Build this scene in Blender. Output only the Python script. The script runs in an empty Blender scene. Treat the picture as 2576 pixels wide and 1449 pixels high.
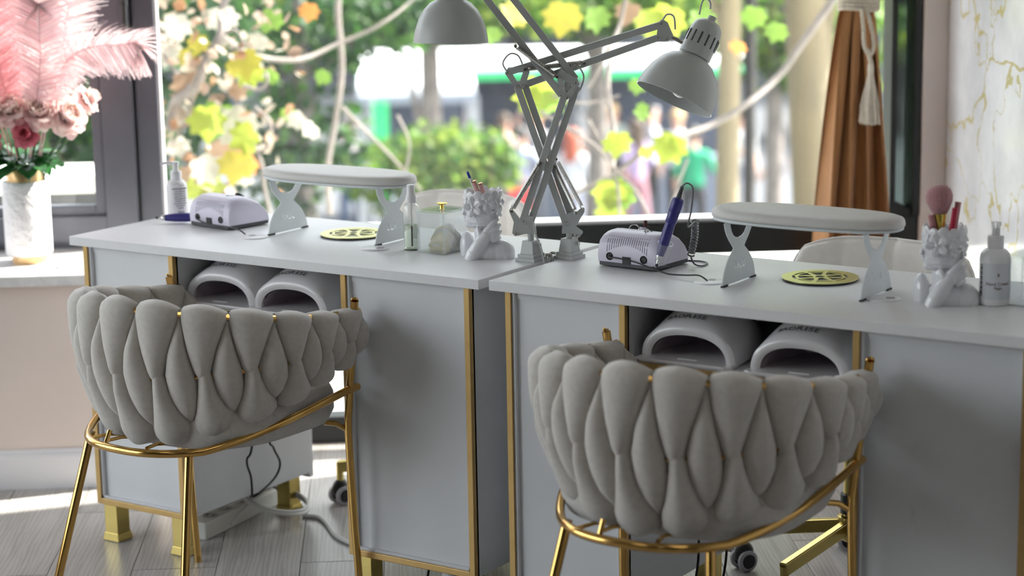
import bpy, bmesh, math, random
from math import sin, cos, pi, radians as R, sqrt
from mathutils import Vector as V, Matrix, Quaternion
random.seed(11)
SC = bpy.context.scene
COL = SC.collection

# ------------------------------------------------------------------ camera
# world: x along the desks, y away from the customers' side, z up (floor 0)
cam = bpy.data.cameras.new('camera')
cam.sensor_width = 36.0; cam.sensor_fit = 'HORIZONTAL'
cam.lens = 71.77
cam.dof.use_dof = True; cam.dof.focus_distance = 4.32; cam.dof.aperture_fstop = 2.4; cam.dof.aperture_blades = 0
cam.clip_end = 300
camo = bpy.data.objects.new('camera', cam); COL.objects.link(camo)
cr = V((0.83553849, 0.54915524, -0.01743397)); cu = V((-0.09047995, 0.16882412, 0.98148448)); cf = V((-0.54193063, 0.81849064, -0.19074659))
camo.matrix_world = Matrix(((cr.x, cu.x, -cf.x, 3.51395), (cr.y, cu.y, -cf.y, -3.40754), (cr.z, cu.z, -cf.z, 1.53474), (0, 0, 0, 1)))
SC.camera = camo

# ------------------------------------------------------------------ light
PHI = math.atan2(.6, .8)                     # the window wall stands at this angle to the desks
UX = V((.8, .6, 0)); KX = V((-.6, .8, 0))    # along the window wall, and out through it
def W(u, k, z=0): return UX*u + KX*k + V((0, 0, z))
world = bpy.data.worlds.new('world'); SC.world = world; world.use_nodes = True
wn = world.node_tree.nodes; bg = wn['Background']
sky = wn.new('ShaderNodeTexSky'); sky.sky_type = 'NISHITA'; sky.sun_disc = False
sky.sun_elevation = R(44); sky.sun_rotation = R(60); sky.air_density = 1.0; sky.dust_density = 2.5; sky.ozone_density = 1.0
hz = wn.new('ShaderNodeHueSaturation'); hz.inputs['Saturation'].default_value = .2   # thin haze
world.node_tree.links.new(sky.outputs['Color'], hz.inputs['Color']); world.node_tree.links.new(hz.outputs['Color'], bg.inputs['Color']); bg.inputs['Strength'].default_value = 0.60
sun = bpy.data.lights.new('sun', 'SUN'); sun.energy = 13.0; sun.angle = R(0.6); sun.color = (1, .95, .87)
suno = bpy.data.objects.new('sun', sun); COL.objects.link(suno)
se, sp = R(44), R(74)
sdir = -(UX*sin(sp)*cos(se) + KX*cos(sp)*cos(se) + V((0, 0, sin(se))))
suno.rotation_euler = sdir.to_track_quat('-Z', 'Y').to_euler(); suno.location = W(8, 4, 8)
SC.view_settings.view_transform = 'Standard'; SC.view_settings.look = 'None'
SC.view_settings.gamma = 1; SC.view_settings.use_curve_mapping = False
SC.view_settings.exposure = 0.9
SC.cycles.use_adaptive_sampling = True; SC.cycles.adaptive_threshold = .06; SC.cycles.adaptive_min_samples = 16
SC.cycles.max_bounces = 7; SC.cycles.diffuse_bounces = 4; SC.cycles.glossy_bounces = 3
SC.cycles.transmission_bounces = 6; SC.cycles.transparent_max_bounces = 16
SC.cycles.sample_clamp_indirect = 8; SC.cycles.caustics_reflective = False; SC.cycles.caustics_refractive = False
SC.cycles.use_denoising = True

# ------------------------------------------------------------------ materials
MATS = {}
def mat(name, col, rough=.5, metal=0, **kw):
    if name in MATS: return MATS[name]
    m = bpy.data.materials.new(name); m.use_nodes = True
    nt = m.node_tree; b = nt.nodes['Principled BSDF']
    b.inputs['Base Color'].default_value = (*col, 1); b.inputs['Roughness'].default_value = rough; b.inputs['Metallic'].default_value = metal
    if 'sheen' in kw: b.inputs['Sheen Weight'].default_value = kw['sheen']
    if 'spec' in kw: b.inputs['Specular IOR Level'].default_value = kw['spec']
    if 'coat' in kw: b.inputs['Coat Weight'].default_value = kw['coat']; b.inputs['Coat Roughness'].default_value = .1
    if 'trans' in kw: b.inputs['Transmission Weight'].default_value = kw['trans']; b.inputs['IOR'].default_value = kw.get('ior', 1.45)
    if 'sss' in kw: b.inputs['Subsurface Weight'].default_value = kw['sss']; b.inputs['Subsurface Radius'].default_value = (.02, .01, .008)
    if 'emit' in kw: b.inputs['Emission Color'].default_value = (*col, 1); b.inputs['Emission Strength'].default_value = kw['emit']
    var = kw.get('var', .06); sc = kw.get('scale', 20)
    if var:
        tc = nt.nodes.new('ShaderNodeTexCoord'); nz = nt.nodes.new('ShaderNodeTexNoise'); nz.inputs['Scale'].default_value = sc; nz.inputs['Detail'].default_value = 4
        mp = nt.nodes.new('ShaderNodeMapping'); mp.inputs['Scale'].default_value = kw.get('stretch', (1, 1, 1))
        rp = nt.nodes.new('ShaderNodeMix'); rp.data_type = 'RGBA'
        c2 = kw.get('col2', tuple(max(0, c*(1-var*2)) for c in col))
        nt.links.new(tc.outputs['Object'], mp.inputs['Vector']); nt.links.new(mp.outputs['Vector'], nz.inputs['Vector'])
        rp.inputs[6].default_value = (*col, 1); rp.inputs[7].default_value = (*c2, 1)
        mr = nt.nodes.new('ShaderNodeMapRange'); mr.inputs['From Min'].default_value = .35; mr.inputs['From Max'].default_value = .7
        nt.links.new(nz.outputs['Fac'], mr.inputs['Value']); nt.links.new(mr.outputs['Result'], rp.inputs[0])
        nt.links.new(rp.outputs[2], b.inputs['Base Color'])
        if kw.get('bump'):
            bp = nt.nodes.new('ShaderNodeBump'); bp.inputs['Strength'].default_value = kw['bump']; bp.inputs['Distance'].default_value = kw.get('bdist', .002)
            n2 = nt.nodes.new('ShaderNodeTexNoise'); n2.inputs['Scale'].default_value = kw.get('bscale', sc*6); n2.inputs['Detail'].default_value = 3
            nt.links.new(mp.outputs['Vector'], n2.inputs['Vector'])
            nt.links.new(n2.outputs['Fac'], bp.inputs['Height']); nt.links.new(bp.outputs['Normal'], b.inputs['Normal'])
    MATS[name] = m
    return m
def glass_mat(name, tint=(1, 1, 1), gloss=1.0, haze=0.0, rough=0.0):
    """thin sheet: clear pass-through plus Fresnel reflection and a faint translucent veil imitating glare"""
    if name in MATS: return MATS[name]
    m = bpy.data.materials.new(name); m.use_nodes = True; nt = m.node_tree; nt.nodes.remove(nt.nodes['Principled BSDF'])
    out = nt.nodes['Material Output']; tr = nt.nodes.new('ShaderNodeBsdfTransparent'); tr.inputs[0].default_value = (*tint, 1)
    gl = nt.nodes.new('ShaderNodeBsdfGlossy'); gl.inputs['Roughness'].default_value = rough
    ge = nt.nodes.new('ShaderNodeNewGeometry'); dt = nt.nodes.new('ShaderNodeVectorMath'); dt.operation = 'DOT_PRODUCT'
    nt.links.new(ge.outputs['Normal'], dt.inputs[0]); nt.links.new(ge.outputs['Incoming'], dt.inputs[1])
    def mth(op, x, y=None):
        n_ = nt.nodes.new('ShaderNodeMath'); n_.operation = op
        for i, q in enumerate((x, y)):
            if q is None: continue
            if isinstance(q, (int, float)): n_.inputs[i].default_value = q
            else: nt.links.new(q, n_.inputs[i])
        return n_.outputs[0]
    sch = mth('POWER', mth('SUBTRACT', 1.0, mth('ABSOLUTE', dt.outputs['Value'])), 5.0)   # Schlick, same from both sides of the sheet
    fac = mth('MULTIPLY', mth('ADD', mth('MULTIPLY', sch, .96), .04), gloss)
    mx = nt.nodes.new('ShaderNodeMixShader'); nt.links.new(fac, mx.inputs[0])
    nt.links.new(gl.outputs[0], mx.inputs[2]); first = tr
    if haze:  # glare put in as a translucent veil
        df = nt.nodes.new('ShaderNodeBsdfTranslucent'); df.inputs[0].default_value = (.95, .97, 1, 1)
        m2 = nt.nodes.new('ShaderNodeMixShader'); m2.inputs[0].default_value = haze
        nt.links.new(tr.outputs[0], m2.inputs[1]); nt.links.new(df.outputs[0], m2.inputs[2]); first = m2
    nt.links.new(first.outputs[0], mx.inputs[1]); nt.links.new(mx.outputs[0], out.inputs['Surface'])
    MATS[name] = m; return m
def leaf_mat(name, cols, trans=.5, rough=.5):
    """leaf / petal: diffuse and translucent, colour picked per leaf"""
    if name in MATS: return MATS[name]
    m = bpy.data.materials.new(name); m.use_nodes = True; nt = m.node_tree; nt.nodes.remove(nt.nodes['Principled BSDF'])
    out = nt.nodes['Material Output']; ge = nt.nodes.new('ShaderNodeNewGeometry'); rp = nt.nodes.new('ShaderNodeValToRGB'); rp.color_ramp.interpolation = 'CONSTANT' if len(cols) > 2 else 'LINEAR'
    el = rp.color_ramp.elements
    while len(el) < len(cols): el.new(.5)
    for i, c in enumerate(cols): el[i].position = i/len(cols); el[i].color = (*c, 1)
    nt.links.new(ge.outputs['Random Per Island'], rp.inputs[0])
    a = nt.nodes.new('ShaderNodeBsdfPrincipled'); a.inputs['Roughness'].default_value = rough; t = nt.nodes.new('ShaderNodeBsdfTranslucent'); mx = nt.nodes.new('ShaderNodeMixShader'); mx.inputs[0].default_value = trans
    nt.links.new(rp.outputs[0], a.inputs['Base Color']); nt.links.new(rp.outputs[0], t.inputs[0])
    nt.links.new(a.outputs[0], mx.inputs[1]); nt.links.new(t.outputs[0], mx.inputs[2]); nt.links.new(mx.outputs[0], out.inputs['Surface'])
    MATS[name] = m; return m

WHITE = mat('white_laminate', (.80, .80, .81), .38, scale=60, var=.015)
WEDGE = mat('laminate_edge', (.74, .74, .76), .4, scale=60, var=.015)
CABW = mat('cabinet_white', (.72, .73, .75), .42, scale=8, var=.02)
GOLDT = mat('gold_trim', (.60, .40, .16), .42, .75, var=.04, scale=30)
GOLDL = mat('gold_leg', (.66, .52, .18), .26, 1.0, var=.05, scale=14)
GOLDP = mat('polished_gold', (.72, .44, .14), .14, 1.0, var=.03, scale=10)
VELVET = mat('greige_velvet', (.60, .565, .52), .85, sheen=.35, var=.05, scale=90, bump=.15, bscale=900, bdist=.0006)
LEATHER = mat('cream_leather', (.74, .70, .65), .5, var=.03, scale=40, bump=.2, bscale=700, bdist=.0005)
PADL = mat('pad_leather', (.68, .665, .635), .5, var=.02, scale=50, bump=.15, bscale=800, bdist=.0004)
LAMPW = mat('lamp_paint', (.50, .52, .505), .38, var=.02, scale=20)
STEELW = mat('support_paint', (.72, .76, .77), .35, var=.02, scale=25)
CHROME = mat('spring_steel', (.55, .53, .50), .25, 1.0, var=.05, scale=60)
PLW = mat('white_plastic', (.80, .79, .80), .35, var=.02, scale=15)
LILAC = mat('drill_shell', (.68, .64, .76), .38, var=.02, scale=20)
BLACK = mat('black_plastic', (.02, .02, .022), .45, var=.1, scale=40)
DARKG = mat('dark_grey_plastic', (.06, .065, .07), .5, var=.1, scale=40)
NAVY = mat('navy_handle', (.035, .03, .20), .35, var=.06, scale=40)
CERAM = mat('white_ceramic', (.76, .76, .79), .28, coat=.4, var=.02, scale=30)
BRASSG = mat('pale_brass', (.72, .68, .30), .3, .9, var=.04, scale=60)
FRAME = mat('anthracite_frame', (.13, .135, .16), .38, var=.08, scale=6, spec=.4)
FRAMEB = mat('black_frame', (.018, .020, .021), .42, var=.1, scale=6)
GLASSW = glass_mat('window_glass', (.97, .985, .98), .55, haze=.005)
ACRYL = glass_mat('clear_acrylic', (.985, .992, .99), 1.5, haze=.06)
CORDW = mat('white_cord', (.78, .77, .74), .5, var=.03)
CORDB = mat('black_cord', (.015, .015, .016), .5, var=.05)

# ------------------------------------------------------------------ mesh builder
class MB:
    def __init__(s): s.v = []; s.f = []
    def add(s, vs, fs):
        o = len(s.v); s.v += [tuple(p) for p in vs]; s.f += [tuple(i+o for i in f) for f in fs]; return s
    def box(s, c, d, M=None, top=None):
        x, y, z = d[0]/2, d[1]/2, d[2]/2; t = top or (1, 1)
        vs = [V((a*x*(t[0] if e > 0 else 1), b*y*(t[1] if e > 0 else 1), e*z)) for e in (-1, 1) for a, b in ((-1, -1), (1, -1), (1, 1), (-1, 1))]
        vs = [((M @ p) if M else p)+V(c) for p in vs]
        return s.add(vs, [(3, 2, 1, 0), (4, 5, 6, 7), (0, 1, 5, 4), (1, 2, 6, 5), (2, 3, 7, 6), (3, 0, 4, 7)])
    def bar(s, a, b, w, h, up=(0, 1, 0)):
        a, b = V(a), V(b); d = b-a; z = d.normalized(); y = V(up); x = y.cross(z)
        if x.length < 1e-5: x = V((1, 0, 0)).cross(z)
        x.normalize(); y = z.cross(x)
        M = Matrix((x, y, z)).transposed()
        return s.box((a+b)/2, (w, h, d.length), M)
    def tube(s, pts, r, n=10, cap=True, closed=False):
        pts = [V(p) for p in pts]; N = len(pts); rs = r if isinstance(r, (list, tuple)) else [r]*N
        prev = None; vs = []
        for i, p in enumerate(pts):
            if closed: t = pts[(i+1) % N]-pts[i-1]
            else: t = pts[min(i+1, N-1)]-pts[max(i-1, 0)]
            t.normalize()
            if prev is None:
                a = V((0, 0, 1)) if abs(t.z) < .9 else V((1, 0, 0)); x = a.cross(t).normalized()
            else:
                x = prev - t*prev.dot(t); x.normalize()
            prev = x; y = t.cross(x)
            vs += [p+(x*cos(2*pi*j/n)+y*sin(2*pi*j/n))*rs[i] for j in range(n)]
        fs = []
        for i in range(N if closed else N-1):
            for j in range(n):
                a = i*n+j; b = i*n+(j+1) % n; c = ((i+1) % N)*n+(j+1) % n; d = ((i+1) % N)*n+j
                fs.append((a, b, c, d))
        if cap and not closed: fs += [tuple(range(n-1, -1, -1)), tuple((N-1)*n+j for j in range(n))]
        return s.add(vs, fs)
    def lathe(s, prof, n=32, M=None, c=(0, 0, 0), sq=None):
        vs = []; fs = []
        for r, z in prof:
            for j in range(n):
                a = 2*pi*j/n
                x, y = cos(a), sin(a)
                if sq:
                    k = (abs(x)**sq+abs(y)**sq)**(-1/sq); x *= k; y *= k
                p = V((r*x, r*y, z)); vs.append(((M @ p) if M else p)+V(c))
        for i in range(len(prof)-1):
            for j in range(n): fs.append((i*n+j, i*n+(j+1) % n, (i+1)*n+(j+1) % n, (i+1)*n+j))
        if prof[0][0] > 1e-6: fs.append(tuple(range(n-1, -1, -1)))
        if prof[-1][0] > 1e-6: fs.append(tuple((len(prof)-1)*n+j for j in range(n)))
        return s.add(vs, fs)
    def ell(s, c, d, M=None, n=16, m=10):
        vs = []; fs = []
        for i in range(m+1):
            t = pi*i/m
            for j in range(n):
                a = 2*pi*j/n; p = V((d[0]*sin(t)*cos(a), d[1]*sin(t)*sin(a), d[2]*cos(t))); vs.append(((M @ p) if M else p)+V(c))
        for i in range(m):
            for j in range(n): fs.append((i*n+j, (i+1)*n+j, (i+1)*n+(j+1) % n, i*n+(j+1) % n))
        return s.add(vs, fs)
    def prism(s, out, a, b, f):
        """outline (list of 2-D points) extruded between parameters a and b; f maps (x, y, t) to 3-D"""
        n = len(out); vs = [f(x, y, a) for x, y in out]+[f(x, y, b) for x, y in out]
        fs = [tuple(range(n-1, -1, -1)), tuple(range(n, 2*n))]+[(i, (i+1) % n, n+(i+1) % n, n+i) for i in range(n)]
        return s.add(vs, fs)
    def grid(s, f, n, m, wrap=False):
        vs = [f(i/(n-1 if not wrap else n), j/(m-1)) for j in range(m) for i in range(n)]
        fs = [(j*n+i, j*n+(i+1) % n, (j+1)*n+(i+1) % n, (j+1)*n+i) for j in range(m-1) for i in range(n if wrap else n-1)]
        return s.add(vs, fs)
    def mesh(s, name, m, smooth=False, bevel=0):
        me = bpy.data.meshes.new(name); me.from_pydata(s.v, [], s.f)
        bm = bmesh.new(); bm.from_mesh(me); bmesh.ops.remove_doubles(bm, verts=bm.verts, dist=1e-6)
        bmesh.ops.recalc_face_normals(bm, faces=bm.faces)
        if bevel:
            es = [e for e in bm.edges if len(e.link_faces) == 2 and e.calc_face_angle(0) > .6]
            bmesh.ops.bevel(bm, geom=es, offset=bevel, segments=2, profile=.5, affect='EDGES', clamp_overlap=True)
        bm.to_mesh(me); bm.free()
        if smooth:
            for p in me.polygons: p.use_smooth = True
            if smooth != 'all': me.set_sharp_from_angle(angle=R(38 if smooth is True else smooth))
        if m: me.materials.append(m)
        return me
    def build(s, name, m, parent=None, smooth=False, bevel=0, loc=None, rz=None, label=None):
        o = bpy.data.objects.new(name, s.mesh(name, m, smooth, bevel)); COL.objects.link(o)
        if parent: o.parent = parent
        if loc is not None: o.location = loc
        if rz is not None: o.rotation_euler.z = rz
        if label: o['label'] = label
        return o
def empty(name, loc=(0, 0, 0), rz=0):
    o = bpy.data.objects.new(name, None); o.empty_display_size = .05; COL.objects.link(o); o.location = loc; o.rotation_euler.z = rz; return o
def tag(o, label=None, cat=None, group=None, kind=None):
    if label: o['label'] = label
    if cat: o['category'] = cat
    if group: o['group'] = group
    if kind: o['kind'] = kind
    return o
def inst(name, me, parent=None, loc=None, rot=None):
    o = bpy.data.objects.new(name, me); COL.objects.link(o)
    if parent: o.parent = parent
    if loc is not None: o.location = loc
    if rot is not None: o.rotation_euler = rot
    return o
def copy_tree(o, parent=None):
    c = o.copy(); COL.objects.link(c); c.parent = parent
    for ch in list(o.children): copy_tree(ch, c)
    return c
def kind(o, k='structure'): o['kind'] = k; return o
def eval_mesh(o, name):
    dg = bpy.context.evaluated_depsgraph_get(); me = bpy.data.meshes.new_from_object(o.evaluated_get(dg)); me.name = name; return me
def drop(o):
    d = o.data; bpy.data.objects.remove(o)
def flat_shape(name, outer, holes, depth, m, parent=None, bevel=0):
    """flat sheet with cut-outs: outline and holes as 2-D polygons in the local XY plane, thickness depth"""
    cu_ = bpy.data.curves.new(name, 'CURVE'); cu_.dimensions = '2D'; cu_.fill_mode = 'BOTH'; cu_.extrude = depth/2
    for pts in [outer]+holes:
        sp_ = cu_.splines.new('POLY'); sp_.points.add(len(pts)-1); sp_.use_cyclic_u = True
        for q, (x, y) in zip(sp_.points, pts): q.co = (x, y, 0, 1)
    t = bpy.data.objects.new(name, cu_); COL.objects.link(t); me = eval_mesh(t, name); bpy.data.objects.remove(t)
    me.materials.clear(); me.materials.append(m)
    return inst(name, me, parent)
def text_mesh(s, size, m, depth=.0003, align='CENTER', shear=0):
    cu_ = bpy.data.curves.new('print', 'FONT'); cu_.body = s; cu_.size = size; cu_.extrude = depth; cu_.align_x = align; cu_.align_y = 'CENTER'; cu_.shear = shear; cu_.resolution_u = 3
    t = bpy.data.objects.new('print', cu_); COL.objects.link(t); me = eval_mesh(t, 'print'); bpy.data.objects.remove(t)
    me.materials.clear(); me.materials.append(m); return me
def circ(r, n=40, cx=0, cy=0, ry=None, a0=0): return [(cx+r*cos(a0+2*pi*i/n), cy+(ry or r)*sin(a0+2*pi*i/n)) for i in range(n)]
def smoothpath(pts, n=8):
    pts = [V(p) for p in pts]; out = []
    for i in range(len(pts)-1):
        p0 = pts[max(i-1, 0)]; p1 = pts[i]; p2 = pts[i+1]; p3 = pts[min(i+2, len(pts)-1)]
        for j in range(n):
            t = j/n; out.append(.5*((2*p1)+(p2-p0)*t+(2*p0-5*p1+4*p2-p3)*t*t+(3*p1-p0-3*p2+p3)*t**3))
    out.append(pts[-1]); return out

# ------------------------------------------------------------------ room shell (local frame: x = u, y = k)
def bx(u0, u1, k0, k1, z0, z1, mb=None):
    return (mb or MB()).box(((u0+u1)/2, (k0+k1)/2, (z0+z1)/2), (u1-u0, k1-k0, z1-z0))
def shell(name, m, *a, bevel=0, parent=None):
    o = bx(*a).build(name, m, parent, bevel=bevel)
    if parent is None: o.rotation_euler.z = PHI; kind(o)
    return o
def wood_mat():
    m = bpy.data.materials.new('grey_oak'); m.use_nodes = True; nt = m.node_tree; b = nt.nodes['Principled BSDF']; L = nt.links.new
    tc = nt.nodes.new('ShaderNodeTexCoord'); oi = nt.nodes.new('ShaderNodeObjectInfo')
    ad = nt.nodes.new('ShaderNodeVectorMath'); ad.operation = 'ADD'; sc_ = nt.nodes.new('ShaderNodeVectorMath'); sc_.operation = 'SCALE'; sc_.inputs['Scale'].default_value = 30
    cb = nt.nodes.new('ShaderNodeCombineXYZ'); L(oi.outputs['Random'], cb.inputs[0]); L(oi.outputs['Random'], cb.inputs[1]); L(cb.outputs[0], sc_.inputs[0])
    mp = nt.nodes.new('ShaderNodeMapping'); mp.inputs['Scale'].default_value = (9, .8, 1)
    L(tc.outputs['Object'], ad.inputs[0]); L(sc_.outputs[0], ad.inputs[1]); L(ad.outputs[0], mp.inputs['Vector'])
    n1 = nt.nodes.new('ShaderNodeTexNoise'); n1.inputs['Scale'].default_value = 2.2; n1.inputs['Detail'].default_value = 9; n1.inputs['Distortion'].default_value = 1.6; L(mp.outputs[0], n1.inputs['Vector'])
    wv = nt.nodes.new('ShaderNodeTexWave'); wv.inputs['Scale'].default_value = 3.2; wv.inputs['Distortion'].default_value = 9; wv.inputs['Detail'].default_value = 4; wv.inputs['Detail Scale'].default_value = 1.2; L(mp.outputs[0], wv.inputs['Vector'])
    mx = nt.nodes.new('ShaderNodeMath'); mx.operation = 'MULTIPLY_ADD'; mx.inputs[1].default_value = .35; L(wv.outputs['Fac'], mx.inputs[0]); L(n1.outputs['Fac'], mx.inputs[2])
    rp = nt.nodes.new('ShaderNodeValToRGB'); e = rp.color_ramp.elements; e[0].position = .38; e[0].color = (.34, .315, .295, 1); e[1].position = .85; e[1].color = (.50, .475, .45, 1); L(mx.outputs[0], rp.inputs[0])
    hs = nt.nodes.new('ShaderNodeHueSaturation'); mr = nt.nodes.new('ShaderNodeMapRange'); mr.inputs['To Min'].default_value = .86; mr.inputs['To Max'].default_value = 1.1; L(oi.outputs['Random'], mr.inputs[0]); L(mr.outputs[0], hs.inputs['Value']); L(rp.outputs[0], hs.inputs['Color']); L(hs.outputs[0], b.inputs['Base Color'])
    b.inputs['Roughness'].default_value = .3
    bp = nt.nodes.new('ShaderNodeBump'); bp.inputs['Strength'].default_value = .12; bp.inputs['Distance'].default_value = .002; L(n1.outputs['Fac'], bp.inputs['Height']); L(bp.outputs[0], b.inputs['Normal'])
    return m
def marble_mat(name, vein, base, grey, vs, thick, rough, gold=True, stretch=(1, 1, 1)):
    m = bpy.data.materials.new(name); m.use_nodes = True; nt = m.node_tree; b = nt.nodes['Principled BSDF']; L = nt.links.new
    tc = nt.nodes.new('ShaderNodeTexCoord'); mp = nt.nodes.new('ShaderNodeMapping'); mp.inputs['Scale'].default_value = stretch; L(tc.outputs['Object'], mp.inputs['Vector'])
    n1 = nt.nodes.new('ShaderNodeTexNoise'); n1.inputs['Scale'].default_value = vs*1.3; n1.inputs['Detail'].default_value = 7; L(mp.outputs[0], n1.inputs['Vector'])
    am = nt.nodes.new('ShaderNodeMix'); am.data_type = 'RGBA'; am.blend_type = 'LINEAR_LIGHT'; am.inputs[0].default_value = .22; L(mp.outputs[0], am.inputs[6]); L(n1.outputs['Color'], am.inputs[7])
    vo = nt.nodes.new('ShaderNodeTexVoronoi'); vo.feature = 'DISTANCE_TO_EDGE'; vo.inputs['Scale'].default_value = vs; L(am.outputs[2], vo.inputs['Vector'])
    n2 = nt.nodes.new('ShaderNodeTexNoise'); n2.inputs['Scale'].default_value = vs*2.2; n2.inputs['Detail'].default_value = 3; L(mp.outputs[0], n2.inputs['Vector'])
    th = nt.nodes.new('ShaderNodeMapRange'); th.inputs['From Min'].default_value = .46; th.inputs['From Max'].default_value = .72; th.inputs['To Min'].default_value = thick*.25; th.inputs['To Max'].default_value = thick*2; L(n2.outputs['Fac'], th.inputs['Value'])
    lt = nt.nodes.new('ShaderNodeMath'); lt.operation = 'LESS_THAN'; L(vo.outputs['Distance'], lt.inputs[0]); L(th.outputs[0], lt.inputs[1])
    n3 = nt.nodes.new('ShaderNodeTexNoise'); n3.inputs['Scale'].default_value = vs*.9; n3.inputs['Detail'].default_value = 8; n3.inputs['Roughness'].default_value = .65; L(mp.outputs[0], n3.inputs['Vector'])
    rp = nt.nodes.new('ShaderNodeValToRGB'); e = rp.color_ramp.elements; e[0].position = .34; e[0].color = (*grey, 1); e[1].position = .62; e[1].color = (*base, 1); L(n3.outputs['Fac'], rp.inputs[0])
    mx = nt.nodes.new('ShaderNodeMix'); mx.data_type = 'RGBA'; mx.inputs[7].default_value = (*vein, 1); L(rp.outputs[0], mx.inputs[6])
    ml = nt.nodes.new('ShaderNodeMath'); ml.operation = 'MULTIPLY'; ml.inputs[1].default_value = .85 if gold else .3; L(lt.outputs[0], ml.inputs[0]); L(ml.outputs[0], mx.inputs[0]); L(mx.outputs[2], b.inputs['Base Color'])
    b.inputs['Roughness'].default_value = rough
    return m
WOOD = wood_mat()
WALLP = mat('beige_wall', (.78, .66, .59), .75, var=.02, scale=5)
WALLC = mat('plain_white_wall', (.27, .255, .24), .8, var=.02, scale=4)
TRIMW = mat('white_trim', (.78, .77, .79), .45, var=.02, scale=6)
PINKW = mat('pinkish_white_column', (.74, .66, .63), .6, var=.02, scale=6)
JOINT = mat('floor_joint', (.2, .19, .18), .8, var=.05)
MARBW = marble_mat('gold_vein_marble', (.56, .46, .17), (.86, .85, .87), (.62, .62, .65), 3.0, .017, .16)
SILLM = marble_mat('sill_marble', (.55, .52, .5), (.86, .84, .83), (.66, .63, .62), 9, .02, .16, gold=False)
UL, UR, KB, KF, ZC = -2.2, 2.33, -7.0, .84, 2.9
floor = shell('floor', JOINT, UL, UR, KB, KF+.06, -.06, -.004)
pl = MB().box((0, 0, -.006), (.1935, 1.217, .012)).mesh('plank', WOOD, bevel=.0009)
for i in range(int((UR-UL)/.195)+1):
    k = KF+.05; first = .25+(i*.47) % .95; u0 = UL+i*.195; u1 = min(u0+.1935, UR)
    bx(u0, u1, k-first+.0015, k, -.012, 0).build('plank', WOOD, floor, bevel=.0009); k -= first
    while k-1.22 > KB and u1 < UR: inst('plank', pl, floor, (u0+.0968, k-.61, 0)); k -= 1.22
    bx(u0, u1, KB, k-.0015, -.012, 0).build('plank', WOOD, floor, bevel=.0009)
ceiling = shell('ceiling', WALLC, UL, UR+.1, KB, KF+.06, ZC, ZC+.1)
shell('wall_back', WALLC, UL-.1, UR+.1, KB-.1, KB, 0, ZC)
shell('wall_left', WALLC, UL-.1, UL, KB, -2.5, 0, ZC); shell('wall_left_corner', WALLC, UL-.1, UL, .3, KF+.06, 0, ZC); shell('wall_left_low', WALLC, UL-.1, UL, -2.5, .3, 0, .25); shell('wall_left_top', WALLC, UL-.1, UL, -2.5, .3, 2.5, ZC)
w4 = kind(bx(UL-.08, UL-.02, -2.5, .3, .25, .32).build('window_4', FRAME, rz=PHI)); tag(w4, 'wide side window of the salon, out of view at the left')
shell('wall_right', MARBW, UR, UR+.1, KB, .96, 0, ZC)
shell('wall_window_left', WALLP, UL, .125, .47, KF+.06, 0, .55)
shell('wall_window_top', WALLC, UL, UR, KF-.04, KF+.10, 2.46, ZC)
shell('trim_1', SILLM, UL, .128, .425, KF+.02, .55, .58, bevel=.004)
bb = MB(); bx(UL, .125, .452, .47, 0, .085, bb); bb.prism([(.452, .085), (.455, .092), (.461, .096), (.464, .104), (.47, .104), (.47, .085)], UL, .125, lambda y, z, t: V((t, y, z)))
kind(bb.build('baseboard_left', TRIMW, rz=PHI))
kind(bx(2.258, 2.33, .80, .96, 0, ZC).build('trim_2', PINKW, rz=PHI, bevel=.004))
# window 1: the sash by the flowers
w1 = kind(bx(.072, .132, .83, .90, .0, 2.46).build('window_1', FRAME, rz=PHI, bevel=.003)); tag(w1, 'dark grey frame of the window behind the pink flowers')
f = MB(); bx(-.022, .066, .815, .885, .60, 2.44, f); bx(-1.3, -1.21, .815, .885, .60, 2.44, f); bx(-1.21, -.022, .815, .885, .60, .672, f); bx(-1.21, -.022, .815, .885, 2.36, 2.44, f)
f.build('sash', FRAME, w1, bevel=.004)
f = MB(); bx(-.052, -.022, .828, .87, .672, 2.36, f); bx(-1.21, -.052, .828, .87, .672, .70, f); f.build('glazing_bead', FRAME, w1, bevel=.005)
f = MB(); bx(UL, .072, .84, .90, .58, .602, f); bx(UL, .072, .84, .90, 2.44, 2.46, f); bx(UL, UL+.06, .84, .9, .58, 2.46, f); bx(-1.40, -1.30, .84, .9, .60, 2.44, f); f.build('outer_frame', FRAME, w1)
bx(.062, .076, .838, .88, .0, 2.46).build('joint_seal', FRAMEB, w1)
bx(-1.23, -.03, .846, .852, .68, 2.38).build('pane', GLASSW, w1)
bx(UL+.06, -1.4, .866, .872, .6, 2.44).build('pane', GLASSW, w1)
h = MB(); h.tube([(.058, .80, 1.30), (.058, .79, 1.26), (.058, .788, 1.25)], .004, 8); h.lathe([(.0, 1.262), (.010, 1.262), (.011, 1.255), (.008, 1.245), (.007, 1.22), (.0085, 1.17), (.009, 1.155), (.0, 1.152)], 14, c=(.058, .788, 0))
h.build('handle', FRAMEB, w1, smooth=True)
bx(.132, .139, .835, .88, .62, 2.46).build('gasket', TRIMW, w1)
# window 2: the big pane and the low pane under its black rail
w2 = kind(bx(.132, 2.258, .815, .895, .517, .612).build('window_2', FRAMEB, rz=PHI, bevel=.003)); tag(w2, 'black bottom rail of the big shop window')
bx(.139, 2.17, .825, .89, .612, .620).build('drip_edge', TRIMW, w2)
bx(.132, 2.258, .82, .895, 0, .075).build('bottom_rail', FRAMEB, w2)
bx(2.17, 2.186, .80, .90, .612, 2.46).build('stile', FRAMEB, w2)
bx(.139, 2.17, .853, .860, .620, 2.46).build('pane', GLASSW, w2)
bx(.132, 2.258, .853, .860, .075, .517).build('pane', GLASSW, w2)
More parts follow.
